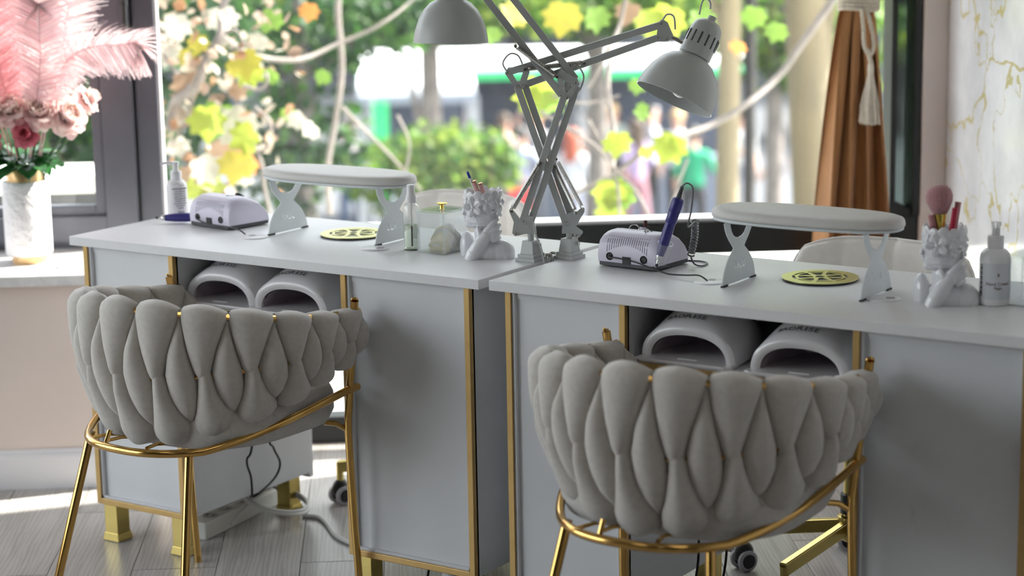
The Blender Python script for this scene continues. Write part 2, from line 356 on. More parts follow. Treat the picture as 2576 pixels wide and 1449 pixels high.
# window 3: narrow side light next to the column
w3 = kind(bx(2.234, 2.256, .80, .90, .612, 2.46).build('window_3', FRAMEB, rz=PHI, bevel=.002)); tag(w3, 'narrow black framed side light next to the pinkish column')
bx(2.186, 2.234, .850, .856, .612, 2.46).build('pane', glass_mat('dark_side_glass', (.35, .40, .38), 1.0), w3)
MB().prism([(2.186, .612), (2.234, .612), (2.234, .63), (2.186, .655)], .81, .88, lambda x, z, t: V((x, t, z))).build('sloped_bead', FRAMEB, w3)
for a_ in ((-2.5, -2.43, .32, 2.5), (-1.14, -1.06, .32, 2.5), (.23, .3, .32, 2.5), (-2.43, .23, 2.43, 2.5)): bx(UL-.08, UL-.02, *a_).build('stile', FRAME, w4)
bx(UL-.055, UL-.05, -2.43, -1.14, .32, 2.43).build('pane', GLASSW, w4); bx(UL-.055, UL-.05, -1.06, .23, .32, 2.43).build('pane', GLASSW, w4)
# added fill lamps shaped as ceiling panels, out of view, to lift the room
for i, (u, k) in enumerate(((-.6, -2.6), (1.2, -2.6), (-.6, -5.2), (1.2, -5.2))):
    cl = empty('fill_panel', W(u, k, ZC), PHI); tag(cl, 'added flat white fill panel on the unseen ceiling, %s of four' % ('first', 'second', 'third', 'last')[i], 'added fill light')
    bx(-.3, .3, -.3, .3, -.03, 0).build('housing', TRIMW, cl)
    bx(-.28, .28, -.28, .28, -.034, -.03).build('diffuser', mat('fill_diffuser', (1, .97, .93), .5, emit=1.0, var=0), cl)
    la = bpy.data.lights.new('fill_light', 'AREA'); la.size = .55; la.energy = .2; la.color = (1, .96, .9)
    lo = bpy.data.objects.new('fill_light', la); COL.objects.link(lo); lo.parent = cl; lo.location = (0, 0, -.04)

# ------------------------------------------------------------------ manicure desks
DL, DD, DT, DH = 1.1753, .4903, .0213, .75
def desk(x0, y0, label_):
    t = empty('manicure_desk', (x0, y0, 0)); tag(t, label_, 'desk')
    MB().box((DL/2, DD/2, DH-DT/2), (DL, DD, DT)).build('desk_top', WHITE, t, bevel=.0012)
    zt, zb, o, yb = DH-DT, .0947, .0322, .478
    y0_ = .0105
    for x0_, w in ((o, .2847), (DL-o-.3387, .3387)):
        x1 = x0_+w
        c = MB(); s = .016
        c.box((x0_+s/2, (y0_+.012+yb)/2, (zt+zb)/2), (s, yb-y0_-.012, zt-zb)); c.box((x1-s/2, (y0_+.012+yb)/2, (zt+zb)/2), (s, yb-y0_-.012, zt-zb))
        c.box(((x0_+x1)/2, (y0_+.012+yb)/2, zb+s/2), (w-2*s, yb-y0_-.012, s)); c.box(((x0_+x1)/2, (y0_+.012+yb)/2, zt-s/2), (w-2*s, yb-y0_-.012, s))
        cab = c.build('cabinet', CABW, t)
        g = MB(); tw = .0135
        for xx in (x0_+tw/2, x1-tw/2): g.box((xx, y0_+.009, (zt+zb)/2), (tw, .018, zt-zb))
        g.box(((x0_+x1)/2, y0_+.009, zb+tw/2), (w-2*tw, .018, tw))
        g.build('gold_edge', GOLDT, cab, bevel=.0008)
        MB().box(((x0_+x1)/2, y0_+.021, (zt+zb+tw)/2), (w-2*tw-.002, .012, zt-zb-tw-.002)).build('front_panel', CABW, cab)
        r_ = MB()
        for xx in (x0_+tw+.003, x1-tw-.003): r_.box((xx, y0_+.010, (zt+zb+tw)/2), (.006, .010, zt-zb-tw))
        r_.box(((x0_+x1)/2, y0_+.010, zb+tw+.003), (w-2*tw, .010, .006)); r_.build('panel_lip', WEDGE, cab, bevel=.0006)
        d = MB().box(((x0_+x1)/2, yb+.008, (zt+zb)/2-.008), (w-.006, .016, zt-zb+.012)).build('back_door', CABW, cab, bevel=.001)
        for lx in (x0_+.011+.021, x1-.011-.021):
            for ly in (y0_+.0103+.021, yb-.05):
                l = MB(); l.box((lx, ly, zb/2+.008), (.042, .042, zb-.016)); leg = l.build('leg', GOLDL, t, bevel=.0015)
                MB().box((lx, ly, .0105), (.052, .052, .019), top=(.86, .86)).build('foot_cap', GOLDL, leg, bevel=.001)
    xa, xb = o+.2847, DL-o-.3387
    s = MB(); s.box(((xa+xb)/2, .245, .607), (xb-xa, .465, .016)); sh = s.build('shelf', WEDGE, t, bevel=.0006)
    MB().box(((xa+xb)/2, .0115, .607), (xb-xa, .003, .0165)).build('shelf_edge', GOLDT, sh)
    MB().box(((xa+xb)/2, .470, .67), (xb-xa, .012, .116)).build('shelf_back', CABW, t)
    return t
D2 = (1.1968, .0057)
desk(0, 0, 'white manicure desk with gold edged cabinets, nearer the pink flowers')
desk(D2[0], D2[1], 'white manicure desk with gold edged cabinets, nearer the marble wall')

# ------------------------------------------------------------------ woven chairs
def arc_table(a, b, th):
    N = 400; ts = [-th+2*th*i/N for i in range(N+1)]; L = [0]
    for i in range(N):
        t = (ts[i]+ts[i+1])/2; L.append(L[-1]+sqrt((a*cos(t))**2+(b*sin(t))**2)*(ts[i+1]-ts[i]))
    def f(s):
        s = max(-.06, min(1.06, s)); x = s*L[-1]
        if x <= 0: return ts[0]+x/b
        if x >= L[-1]: return ts[-1]+(x-L[-1])/b
        lo, hi = 0, N
        while hi-lo > 1:
            m_ = (lo+hi)//2
            if L[m_] <= x: lo = m_
            else: hi = m_
        return ts[lo]+(ts[hi]-ts[lo])*(x-L[lo])/(L[hi]-L[lo])
    return f, L[-1]
CA, CB = .332, .425
TH, CLEN = arc_table(CA, CB, R(92))
def csurf(s, v):
    t = TH(s); c = max(0, cos(t)); zt = .664+.070*c**1.2; zb = .552-.117*c**1.6
    vv = max(0, min(1.05, v)); r = .84+.16*sin(min(1, .15+vv*1.05)*pi/2)**1.0
    nq = max(0, min(1, (abs(t)-R(48))/R(46))); nq = nq*nq*(3-2*nq)
    return V((CA*r*sin(t)*(1-.22*nq), -CB*r*cos(t), zb+v*(zt-zb)))
def cnorm(s, v):
    e = .004; a = csurf(s+e, v)-csurf(s-e, v); b = csurf(s, v+e*3)-csurf(s, v-e*3); n = a.cross(b); n.normalize()
    p = csurf(s, v)
    if n.dot(V((p.x, p.y+.1, 0))) < 0: n = -n
    return n
NP = 13
EDGE = {   # left / right borders of each kind of pad along its height, in pad widths
 'top': [(.40, .36, .46), (.44, .29, .53), (.52, .21, .61), (.65, .10, .75), (.78, .035, .88), (.88, -.01, .97), (.95, -.03, 1.03), (1.02, -.02, 1.02)],
 'leaf': [(.07, .93, .97), (.11, .88, 1.02), (.20, .73, 1.16), (.33, .60, 1.28), (.50, .58, 1.25), (.65, .70, 1.14), (.78, .84, 1.06), (.88, .95, 1.01), (.93, .99, 1.0)],
 'low': [(-.07, -.02, 1.0), (.0, -.05, 1.03), (.10, -.01, .98), (.16, .07, .88), (.24, .14, .79), (.36, .24, .66), (.50, .30, .58), (.60, .37, .50), (.66, .42, .45)]}
def pad(kind_, k):
    S = 1/NP; n, m = 11, 19; tab = EDGE[kind_]; v0, v1 = tab[0][0], tab[-1][0]
    def edge(v):
        for (a_, l0, r0), (b_, l1, r1) in zip(tab[:-1], tab[1:]):
            if v <= b_+1e-9: q_ = (v-a_)/(b_-a_); return l0+(l1-l0)*q_, r0+(r1-r0)*q_
        return tab[-1][1:]
    T = {'top': .036, 'leaf': .034, 'low': .040}[kind_]; bias = {'top': .0, 'leaf': .004, 'low': .0}[kind_]
    def pt(p, q, side):
        v = v0+(v1-v0)*q; l, r = edge(v); pp = p*2-1; s = (k+(l+r)/2+pp*((r-l)/2+.012))*S
        w = min(1, (r-l)/.40)
        if kind_ == 'top': e = sqrt(max(0, 1-max(0, (q-.78)/.22)**2))*min(1, sqrt(max(0, q/.10)))
        elif kind_ == 'leaf': e = max(0, sin(pi*(.02+.96*q)))**.5
        else: e = sqrt(max(0, 1-max(0, (.20-q)/.20)**2))*min(1, sqrt(max(0, (1-q)/.12)))
        d = T*e*(.35+.65*w)*max(0, 1-abs(pp)**2.0)**.5
        if side < 0: d *= .8
        if kind_ == 'top': v -= .05*pp*pp*q**5
        if kind_ == 'low': v += .07*pp*pp*(1-q)**5
        return csurf(s, v)+cnorm(s, min(.97, max(.03, v)))*(side*d+bias*(1 if side > 0 else -.3))
    mb = MB()
    for side in (1, -1): mb.grid(lambda p, q: pt(p, q, side), n, m)
    return mb
PADM = []
for k in range(NP): PADM.append(pad('top', k).mesh('woven_pad', VELVET, smooth='all')); PADM.append(pad('low', k).mesh('woven_pad', VELVET, smooth='all'))
for k in range(-1, NP): PADM.append(pad('leaf', k).mesh('woven_pad', VELVET, smooth='all'))
def make_chair():
    t = empty('woven_chair')
    for me in PADM: inst('woven_pad', me, t)
    seat = MB()
    def so(a, j):   # seat cushion rings
        prof = [(.0, .405), (.80, .405), (.95, .415), (1.0, .44), (1.0, .475), (.97, .492), (.85, .502), (.0, .506)]
        r, z = prof[j]; an = a*2*pi; x = .262*sin(an); y = -.215*cos(an)
        sx = abs(sin(an))**(.5 if cos(an) < 0 else .75)*(1 if sin(an) >= 0 else -1); sy = abs(cos(an))**(.5 if cos(an) < 0 else .75)*(1 if cos(an) >= 0 else -1)
        return V((.236*sx*r, -.180-(.200 if sy > 0 else .215)*sy*r, z))
    seat.grid(lambda a, b: so(a, int(round(b*7))), 48, 8, wrap=True); seat.build('seat_cushion', VELVET, t, smooth='all')
    ring = []
    for i in range(61):
        a = R(-92+184*i/60); c = max(0, cos(a)); z = .42+.066*(1-min(1, c/.80)**1.0)
        sa = sin(a); ring.append((.252*abs(sa)**.82*(1 if sa > 0 else -1), -.455*max(0, cos(a))**.85+(.02 if c == 0 else 0), z))
    MB().tube(ring, .0085, 12).build('seat_ring', GOLDP, t, smooth=True)
    for s in (-1, 1):
        MB().tube(smoothpath([(s*.247, .012, 0), (s*.246, .0, .2), (s*.243, -.006, .39), (s*.247, -.004, .46), (s*.272, -.008, .66), (s*.276, -.010, .683)], 5), .0085, 12).build('front_post', GOLDP, t, smooth=True)
        MB().tube([(s*.143, -.392, .424), (s*.2, -.50, .0)], .0095, 12).build('back_leg', GOLDP, t, smooth=True)
        MB().tube([(s*.243, -.006, .392), (s*.222, -.022, .408), (s*.205, -.04, .412)], .006, 8).build('seat_bracket', GOLDP, t, smooth=True)
    for x in (-.10, -.055, .06): MB().tube([(x, -.43, .425), (x*.9, -.395, .425), (x*.9, -.36, .418)], .004, 8).build('seat_strut', GOLDP, t, smooth=True)
    MB().tube([(-.05, -.44, .42), (-.05, -.425, .447)], .005, 8).build('seat_strut', GOLDP, t, smooth=True)
    for v, r_ in ((.46, .006), (.93, .007)):
        MB().tube([csurf(i/60, v)+cnorm(i/60, v)*(.011 if v < .6 else .006) for i in range(61)], r_, 8).build('woven_rail', GOLDP, t, smooth=True)
    return t
ch = make_chair(); tag(ch, 'greige velvet chair with woven back and gold legs, nearer the beige wall', 'chair'); ch.location = (.600, -.012, 0); ch.rotation_euler.z = R(-2)
ch2 = copy_tree(ch); ch2['label'] = 'greige velvet chair with woven back and gold legs, lower right of the photo'; ch2.location = (1.778, -.022, 0); ch2.rotation_euler.z = R(1.5)

# ------------------------------------------------------------------ things on the desks
ZT = DH
# --- wrist rests
def letter_polys(h):
    w = .72*h; s = .14*h; P = []; x = 0
    u = [(0, h), (0, .28*h), (.07*h, .09*h), (.22*h, 0), (.5*h, 0), (.65*h, .09*h), (.72*h, .28*h), (.72*h, h), (.58*h, h), (.58*h, .30*h), (.53*h, .19*h), (.46*h, s), (.26*h, s), (.19*h, .19*h), (.14*h, .30*h), (.14*h, h)]
    P.append(u); P.append(circ(.075*h, 8, .22*h, 1.28*h)); P.append(circ(.075*h, 8, .5*h, 1.28*h)); x = .95*h
    P.append([(x, h), (x, 0), (x+.6*h, 0), (x+.6*h, s), (x+s, s), (x+s, h)]); x += .8*h
    P.append([(x, h), (x, 0), (x+s, 0), (x+s, .38*h), (x+.27*h, .47*h), (x+.58*h, 0), (x+.76*h, 0), (x+.38*h, .56*h), (x+.72*h, h), (x+.54*h, h), (x+.27*h, .64*h), (x+s, .56*h), (x+s, h)]); x += .95*h
    P.append([(x, 0), (x+.32*h, h), (x+.48*h, h), (x+.8*h, 0), (x+.64*h, 0), (x+.40*h, .78*h), (x+.16*h, 0)]); x += .8*h
    return [[(a-x/2, b) for a, b in q] for q in P]
def support_outline():
    r = []
    lower = [(.072, 0), (.070, .012), (.064, .028), (.054, .043), (.041, .056), (.029, .065), (.023, .070)]
    upper = [(.030, .077), (.043, .089), (.053, .101), (.060, .113), (.064, .126)]
    ins = [(.040, .126), (.038, .117), (.033, .106), (.025, .097), (.014, .0915), (0, .0895)]
    right = lower+upper+ins
    return right+[(-x, y) for x, y in reversed(right[:-1])]
def wrist_rest(x0, x1, yc, label_):
    t = empty('wrist_rest', ((x0+x1)/2, yc, ZT)); tag(t, label_, 'wrist rest'); w = (x1-x0)/2
    for sx in (-1, 1):
        let = letter_polys(.0145); let = [[(a*(1.05), b+.027) for a, b in q] for q in let]
        o = flat_shape('support', support_outline(), let, .0022, STEELW, t)
        # local sheet XY -> world YZ; lettering reads from the outside of the rest
        o.matrix_local = Matrix(((0, 0, sx, sx*(w-.053)), (sx, 0, 0, 0), (0, 1, 0, .0025), (0, 0, 0, 1)))
        for yy in (-.062, .062):
            MB().box((sx*(w-.053), yy, .0018), (.006, .022, .0036)).build('rubber_foot', BLACK, t)
        MB().box((sx*(w-.053)-sx*.012, 0, .1285), (.03, .11, .002)).build('mount_flange', STEELW, t)
    mb = MB()
    def rr(j):
        return [(.0, .1295), (.93, .1295), (.985, .131), (1, .134), (1, .1345)][j], None
    def capsule(r, z, ax, ay, a):
        # stadium outline, ay = half width, ax = half length
        c, s_ = cos(a), sin(a); k = (abs(c)**3.2+abs(s_)**3.2)**(-1/3.2)
        rr_ = ay; L_ = ax-ay
        x = (L_ if c > 0 else -L_)*min(1, abs(c)*8)+rr_*c*(.9+.1*k); y = rr_*s_*(abs(s_)**-.12 if abs(s_) > 1e-3 else 1)
        return V((x*r, y*r if r < .2 else (y-(1-r)*ay*(1 if y > 0 else -1)*0)*r, z))
    def lay(prof, name, m):
        b = MB(); n = 64
        def pf(a, q):
            r, z = prof[int(round(q*(len(prof)-1)))]; A = 2*pi*a; hx, hy = w, .083
            c, s_ = cos(A), sin(A); L_ = hx-hy*1.25
            ex = abs(c)**.8*(1 if c > 0 else -1); ey = abs(s_)**.8*(1 if s_ > 0 else -1)
            ins = (1-r)*hy
            return V((ex*max(0, (hx-ins)) if r > 0 else 0, ey*(hy-ins) if r > 0 else 0, z))
        b.grid(pf, n, len(prof), wrap=True); return b.build(name, m, t, smooth='all')
    lay([(0, .1295), (.90, .1295), (.96, .1305), (.97, .1335), (.96, .136), (.9, .1365), (0, .1365)], 'pad_board', STEELW)
    lay([(0, .1365), (.93, .1365), (.99, .1375), (1, .1425), (.985, .149), (.94, .1535), (.84, .1565), (.6, .158), (0, .1585)], 'pad_cushion', PADL)
    return t
wrist_rest(.372, .792, .298, 'pale padded wrist rest on stencilled legs, beside the spray bottle')
wrist_rest(1.602, 2.006, .232, 'pale padded wrist rest on stencilled legs, beside the standing drill handpiece')
# --- round dust grilles
def sector(r0, r1, a0, a1, n=6):
    return [(r1*cos(a0+(a1-a0)*i/n), r1*sin(a0+(a1-a0)*i/n)) for i in range(n+1)]+[(r0*cos(a1-(a1-a0)*i/n), r0*sin(a1-(a1-a0)*i/n)) for i in range(n+1)]
def grille(x, y, label_):
    t = empty('dust_grille', (x, y, ZT)); tag(t, label_, 'dust grille')
    hs = [circ(.0095, 16)]
    for i in range(8):
        a = 2*pi*i/8; hs.append(sector(.0505, .0565, a+.07, a+2*pi/8-.07))
        q = a+pi/8
        if i % 2 == 0:
            hs.append([(.015*cos(q-.3), .015*sin(q-.3)), (.015*cos(q+.3), .015*sin(q+.3)), (.046*cos(q+.30), .046*sin(q+.30)), (.046*cos(q-.30), .046*sin(q-.30))])
        else:
            hs.append([(.020*cos(q), .020*sin(q)), (.046*cos(q+.34), .046*sin(q+.34)), (.047*cos(q), .047*sin(q)), (.046*cos(q-.34), .046*sin(q-.34))])
    o = flat_shape('grille_plate', circ(.0775, 72), hs, .0016, BRASSG, t); o.location = (0, 0, .0052); o.rotation_euler.z = .2
    MB().lathe([(0, .0), (.0765, 0), (.0765, .0042), (0, .0042)], 64).build('dark_insert', BLACK, t, smooth=True)
    return t
grille(.600, .325, 'round brass dust grille under the wrist rest beside the spray bottle')
grille(1.788, .333, 'round brass dust grille under the wrist rest beside the standing drill handpiece')
# --- cable grommets
def grommet(x, y, label_, rot=0):
    t = empty('cable_grommet', (x, y, ZT), rot); tag(t, label_, 'cable grommet')
    MB().lathe([(0, 0), (.034, 0), (.034, .0015), (.0325, .0025), (0, .0025)], 40).build('cover', PLW, t, smooth=True)
    MB().prism([(.006, -.008), (.022, -.006), (.022, .006), (.006, .008)], .0024, .0029, lambda x, y, z: V((x, y, z))).build('slot', mat('grommet_slot', (.35, .33, .36), .5), t)
    return t
grommet(.409, .193, 'white round cable grommet with a black cord, nearest the flowers', 2.6)
grommet(.757, .199, 'white round cable grommet in front of the ribbed cotton box', .5)
grommet(1.606, .203, 'white round cable grommet with a black cord, right of the standing handpiece', 1.8)
grommet(1.980, .205, 'white round cable grommet left of the bust with make-up brushes', .5)
# --- nail drill units
def drill_unit(x, y, rz, label_, cordpts, standing):
    t = empty('nail_drill_unit', (x, y, ZT), rz); tag(t, label_, 'nail drill')
    w, d, h = .146, .128, .074    # rear (vented) face at y = 0, facing -y
    prof = [(0, .010), (-.001, .03), (.002, .050), (.008, .063), (.018, .071), (.032, .0755), (.055, .076), (.075, .072), (.095, .062), (.112, .046), (.123, .028), (.127, .010)]
    def body(z_in):
        n = len(prof); mb = MB(); xs = [(-w/2, .86), (-w/2+.004, .93), (-w/2+.012, .985), (-w/2+.024, 1), (0, 1), (w/2-.024, 1), (w/2-.012, .985), (w/2-.004, .93), (w/2, .86)]
        def f(a, b):
            xx, s_ = xs[int(round(b*(len(xs)-1)))]; yy, zz = prof[int(round(a*(n-1)))]
            return V((xx, .063+(yy-.063)*(.97+.03*s_*1) if zz > .02 else .063+(yy-.063)*(.9+.1*s_), .010+(zz-.010)*s_))
        mb.grid(f, n, len(xs))
        k = len(xs); mb.f += [tuple(range(n)), tuple((k-1)*n+i for i in range(n-1, -1, -1)), tuple([j*n for j in range(k)]+[j*n+n-1 for j in range(k-1, -1, -1)])]
        return mb
    sh = body(0).build('shell', LILAC, t, smooth=45)
    MB().prism([(-w/2+.004, -.001), (w/2-.004, -.001), (w/2+.001, .006), (w/2+.001, .122), (w/2-.006, .129), (-w/2+.006, .129), (-w/2-.001, .122), (-w/2-.001, .006)], .003, .0115, lambda a, b, z: V((a, b, z))).build('base', DARKG, t, bevel=.0012)
    for fx in (-.05, .05):
        for fy in (.02, .105): MB().lathe([(0, 0), (.007, 0), (.007, .0035), (0, .0035)], 12, c=(fx, fy, 0)).build('rubber_foot', BLACK, t)
    VM = mat('vent_slot', (.12, .10, .16), .6)
    for i in range(19):
        a = (i-9)/9; x_ = a*.050; z0 = .049-.016*abs(a)**1.8; z1 = .066
        pts = []
        for q in range(6):
            z = z0+(z1-z0)*q/5; y_ = 0
            for (ya, za), (yb, zb_) in zip(prof[:-1], prof[1:]):
                if za <= z <= zb_: y_ = ya+(yb-ya)*(z-za)/(zb_-za)
            y_ = .063+(y_-.063)*1.0
            pts.append((x_*(1+.10*(q/5-.5)*0), y_+.0004, z))
        MB().tube(pts, .00085, 6).build('vent_slot', VM, t)
    for sx in (-.043, .043): MB().lathe([(0, -.004), (.0085, -.004), (.0085, .004), (.007, .005), (.0055, .0036), (0, .0036)], 18, M=Matrix.Rotation(R(90), 3, 'X'), c=(sx, .002, .024)).build('socket', BLACK, t, smooth=True)
    MB().box((.0, .000, .018), (.020, .004, .016)).build('inlet', BLACK, t)
    for dx, dy in ((.018, .042), (.026, .040), (.022, .048), (.031, .047), (.028, .054)): MB().lathe([(0, 0), (.0022, 0), (.0022, .0012), (0, .0012)], 10, c=(dx, dy, .0755)).build('bit_hole', BLACK, t)
    kn = MB().lathe([(0, 0), (.013, 0), (.012, .008), (0, .009)], 18, M=Matrix.Rotation(R(-30), 3, 'X'), c=(.02 if not standing else -.01, .078, .066)); kn.build('dial', BLACK if not standing else LILAC, t, smooth=True)
    MB().tube(cordpts, .0017, 8).build('power_cord', CORDB, t, smooth=True)
    if standing:
        # clear holder sleeve on the right corner
        M = Matrix.Rotation(R(18), 3, 'Y') @ Matrix.Rotation(R(4), 3, 'X')
        MB().lathe([(.0105, -.002), (.0125, .0), (.0165, .046), (.0155, .046), (.0115, .002), (.0, .001)], 24, M=M, c=(w/2+.014, -.002, .022)).build('holder_sleeve', ACRYL, t, smooth=True)
        MB().tube([(.028, .03, .075), (.028, .03, .089)], .0012, 8).build('bit_shank', CHROME, t); MB().lathe([(0, .0885), (.0036, .0885), (.0038, .1015), (.0, .1025)], 14, c=(.028, .03, 0)).build('sanding_bit', mat('brown_bit', (.10, .018, .02), .6), t, smooth=True)
        MB().tube([(-.02+.014*cos(a), .06, .0735+.011*sin(a)) for a in [pi*i/12 for i in range(13)]], .0012, 6).build('wire_loop', CHROME, t)
    return t
def handpiece(name, label_, p0, d, parent=None):
    t = empty(name, p0); d = V(d).normalized(); q = V((0, 0, 1)).rotation_difference(d); t.rotation_mode = 'QUATERNION'; t.rotation_quaternion = q; tag(t, label_, 'drill handpiece')
    MB().lathe([(0, -.014), (.0032, -.014), (.0036, -.006), (.0060, -.005), (.0072, 0), (.0072, .006), (0, .006)], 18).build('chuck', mat('bright_chrome', (.78, .77, .75), .22, 1.0, var=0), t, smooth=True)
    MB().ell((0, 0, -.017), (.0034, .0034, .005), None, 12, 8).build('bit', DARKG, t, smooth='all')
    MB().lathe([(0, .004), (.0078, .004), (.0085, .010), (.0105, .030), (.0112, .055), (.0105, .075), (.0108, .0752), (.0118, .077), (.0122, .098), (.0120, .099), (.0128, .101), (.0128, .122), (.0115, .128), (.006, .131), (0, .131)], 28).build('grip', NAVY, t, smooth=True)
    for i in range(6): MB().lathe([(0, 0), (.0052-.0003*i, 0), (.0055-.0003*i, .002), (.0052-.0003*i, .0036), (0, .0036)], 14, c=(0, 0, .131+i*.0042)).build('strain_relief', DARKG, t, smooth=True)
    return t
t2 = drill_unit(1.384, .248, R(-4), 'lilac nail drill box with side vents, holding the standing navy handpiece',
    smoothpath([(-.043, .002, .024), (-.038, -.010, .024), (-.01, -.013, .024), (.03, -.013, .020), (.075, -.018, .012), (.12, -.026, .006), (.165, -.03, .0085), (.2, -.034, .012), (.222, -.037, .004)], 6), True)
hp = handpiece('drill_handpiece', 'navy drill handpiece standing in a clear sleeve', W(0, 0), (.30, .12, 1))
hp.location = (1.468, .238, ZT+.034); hp.rotation_quaternion = V((0, 0, 1)).rotation_difference(V((.285, .155, 1)).normalized())
def hpt(z): return hp.location+(hp.rotation_quaternion @ V((0, 0, z)))
tip = hpt(.156)
coil = []
top_ = [tip, tip+V((.008, .006, .006)), tip+V((.018, .012, -.006)), tip+V((.014, .012, -.05)), tip+V((.006, .012, -.085)), (1.502, .330, ZT+.098)]
cpath = smoothpath(top_, 8)
MB().tube(cpath, .0017, 8).build('cord_lead', mat('grey_cord', (.16, .16, .17), .45), None, smooth=True)
lead = bpy.data.objects['cord_lead']; lead.parent = hp; lead.matrix_parent_inverse = Matrix.LocRotScale(hp.location, hp.rotation_quaternion, None).inverted()
a0, a1 = V((1.502, .330, ZT+.100)), V((1.484, .345, ZT+.022))
cp = []
for i in range(12*14+1):
    s = i/14/12; ax = a0.lerp(a1, s)+V((0, .008*sin(pi*s), 0)); an = 2*pi*i/14; cp.append(ax+V((.8355, .549, .0))*.0068*cos(an)+V((-.549, .8355, .3))*.0068*sin(an))
co = MB().tube(cp, .0019, 6).build('coiled_cord', MATS['grey_cord'], None, smooth=True); co.parent = hp; co.matrix_parent_inverse = lead.matrix_parent_inverse
ce = MB().tube(smoothpath([a1, a1+V((.0, .004, -.008)), a1+V((.012, -.004, -.017)), a1+V((.028, -.002, -.0195)), a1+V((.024, .03, -.0195)), a1+V((.0, .045, -.0195)), (1.43, .385, ZT+.003), (1.40, .376, ZT+.02)], 6), .0019, 6).build('cord_lead', MATS['grey_cord'], None, smooth=True); ce.parent = hp; ce.matrix_parent_inverse = lead.matrix_parent_inverse
drill_unit(.224, .246, R(-9), 'lilac nail drill box beside the pump bottle with black print',
    smoothpath([(-.043, .002, .024), (-.038, -.010, .022), (-.01, -.013, .016), (.03, -.013, .012), (.075, -.018, .014), (.11, -.026, .016), (.14, -.024, .012), (.157, -.022, .004)], 6), False)
hp1 = handpiece('drill_handpiece', 'navy drill handpiece lying beside the lilac drill box with no sleeve', (.070, .252, ZT+.0135), (.90, .44, .02))
# --- bottles
def pump_bottle(x, y, rz, label_, printing, s=1.0, spout=0):
    t = empty('pump_bottle', (x, y, ZT), rz); tag(t, label_, 'bottle'); t.scale = (s, s, s)
    MB().lathe([(0, 0), (.024, 0), (.0265, .002), (.027, .005), (.027, .082), (.0255, .090), (.020, .097), (.0135, .100), (.0135, .103), (0, .103)], 40).build('bottle_body', PLW, t, smooth=True)
    MB().lathe([(0, .101), (.0142, .101), (.0142, .120), (.0128, .122), (.0075, .122), (.0075, .126), (0, .126)], 32).build('collar', PLW, t, smooth=True)
    p = MB(); p.lathe([(0, .125), (.0072, .125), (.0072, .138), (.009, .1395), (.009, .146), (.0, .147)], 24); SM = Matrix.Rotation(spout, 3, 'Z'); p.tube(smoothpath([SM @ V(q_) for q_ in ((0, 0, .1425), (-.018, 0, .1435), (-.032, 0, .142), (-.036, 0, .139))], 4), [.0042]*9+[.0035]*4, 10); p.build('pump_head', PLW, t, smooth=True)
    r = .0272
    def wrap(me, a, z):
        for v_ in me.vertices:
            xx, yy, zz = v_.co; an = a+xx/r; v_.co = ((r+zz)*sin(an), -(r+zz)*cos(an), z+yy)
        return me
    for txt, sz, a, z, m in printing: inst('print', wrap(text_mesh(txt, sz, m), a, z), t)
    return t
INK = mat('ink_black', (.03, .03, .035), .6, var=0); INKB = mat('ink_brown', (.16, .10, .09), .6, var=0)
lines = [('HAND AND BODY', .0048), ('moisturising lotion', .0042), ('with natural extracts', .0040), ('apply to clean skin', .0040), ('and massage gently', .0040), ('external use only', .0040), ('keep away from eyes', .0040), ('keep out of reach', .0034), ('of children', .0034)]
pr = [(a_, s_*1.05, R(24), .078-i*.0062, INK) for i, (a_, s_) in enumerate(lines)]+[('300 ml', .006, R(24), .018, INK)]
pb1 = pump_bottle(.040, .335, R(38), 'white pump bottle with black print, beside the lilac drill box', pr)
pb1.scale = (.98, .98, .96)
lab = [('Hand Cream', .0085, 0, .040, INKB), ('Night', .0065, 0, .0325, INKB), ('&', .008, 0, .056, INKB)]
pb2 = pump_bottle(2.181, .262, R(33.5), 'white pump bottle labelled Hand Cream, beside the bust with make-up brushes', lab, 1.08, R(80))
def label_wrap(a0, a1, z0, z1, r):
    b = MB(); b.grid(lambda p, q: V((r*sin(a0+(a1-a0)*p), -r*cos(a0+(a1-a0)*p), z0+(z1-z0)*q)), 30, 2); return b
label_wrap(R(-62), R(62), .012, .076, .02708).build('paper_label', mat('pale_label', (.66, .68, .72), .5, var=.02), pb2, smooth=True)
for i in range(20):
    z = .016+i*.0029
    if i % 5 != 4 or True: label_wrap(R(-78), R(-64), z, z+.0016+.0006*(i % 3), .02712).build('print_bar', INK, pb2)
for i in range(9): label_wrap(R(66), R(72), .016+i*.0065, .016+i*.0065+.002+.001*(i % 4), .02712).build('print_bar', INK, pb2)
# clear spray bottle
sb = empty('spray_bottle', (.838, .232, ZT)); tag(sb, 'clear spray bottle with white nozzle beside the ribbed cotton box', 'bottle')
MB().lathe([(0, 0), (.0175, 0), (.019, .002), (.019, .094), (.017, .101), (.010, .106), (.0095, .110), (.0085, .110), (.0085, .106), (.0155, .100), (.0175, .093), (.0175, .004), (0, .003)], 36).build('bottle_body', ACRYL, sb, smooth=True)
MB().lathe([(0, .0035), (.0172, .0035), (.0172, .056), (0, .056)], 36).build('liquid', mat('pale_liquid', (.86, .92, .80), .05, trans=.85, ior=1.33, var=0), sb, smooth=True)
nz_ = MB(); nz_.lathe([(0, .107), (.0115, .107), (.0118, .121), (.0095, .126), (.0088, .146), (.0075, .147), (0, .147)], 28); nz_.build('spray_nozzle', PLW, sb, smooth=True)
MB().tube([(0, 0, .108), (0, 0, .008)], .0016, 8).build('dip_tube', PLW, sb)
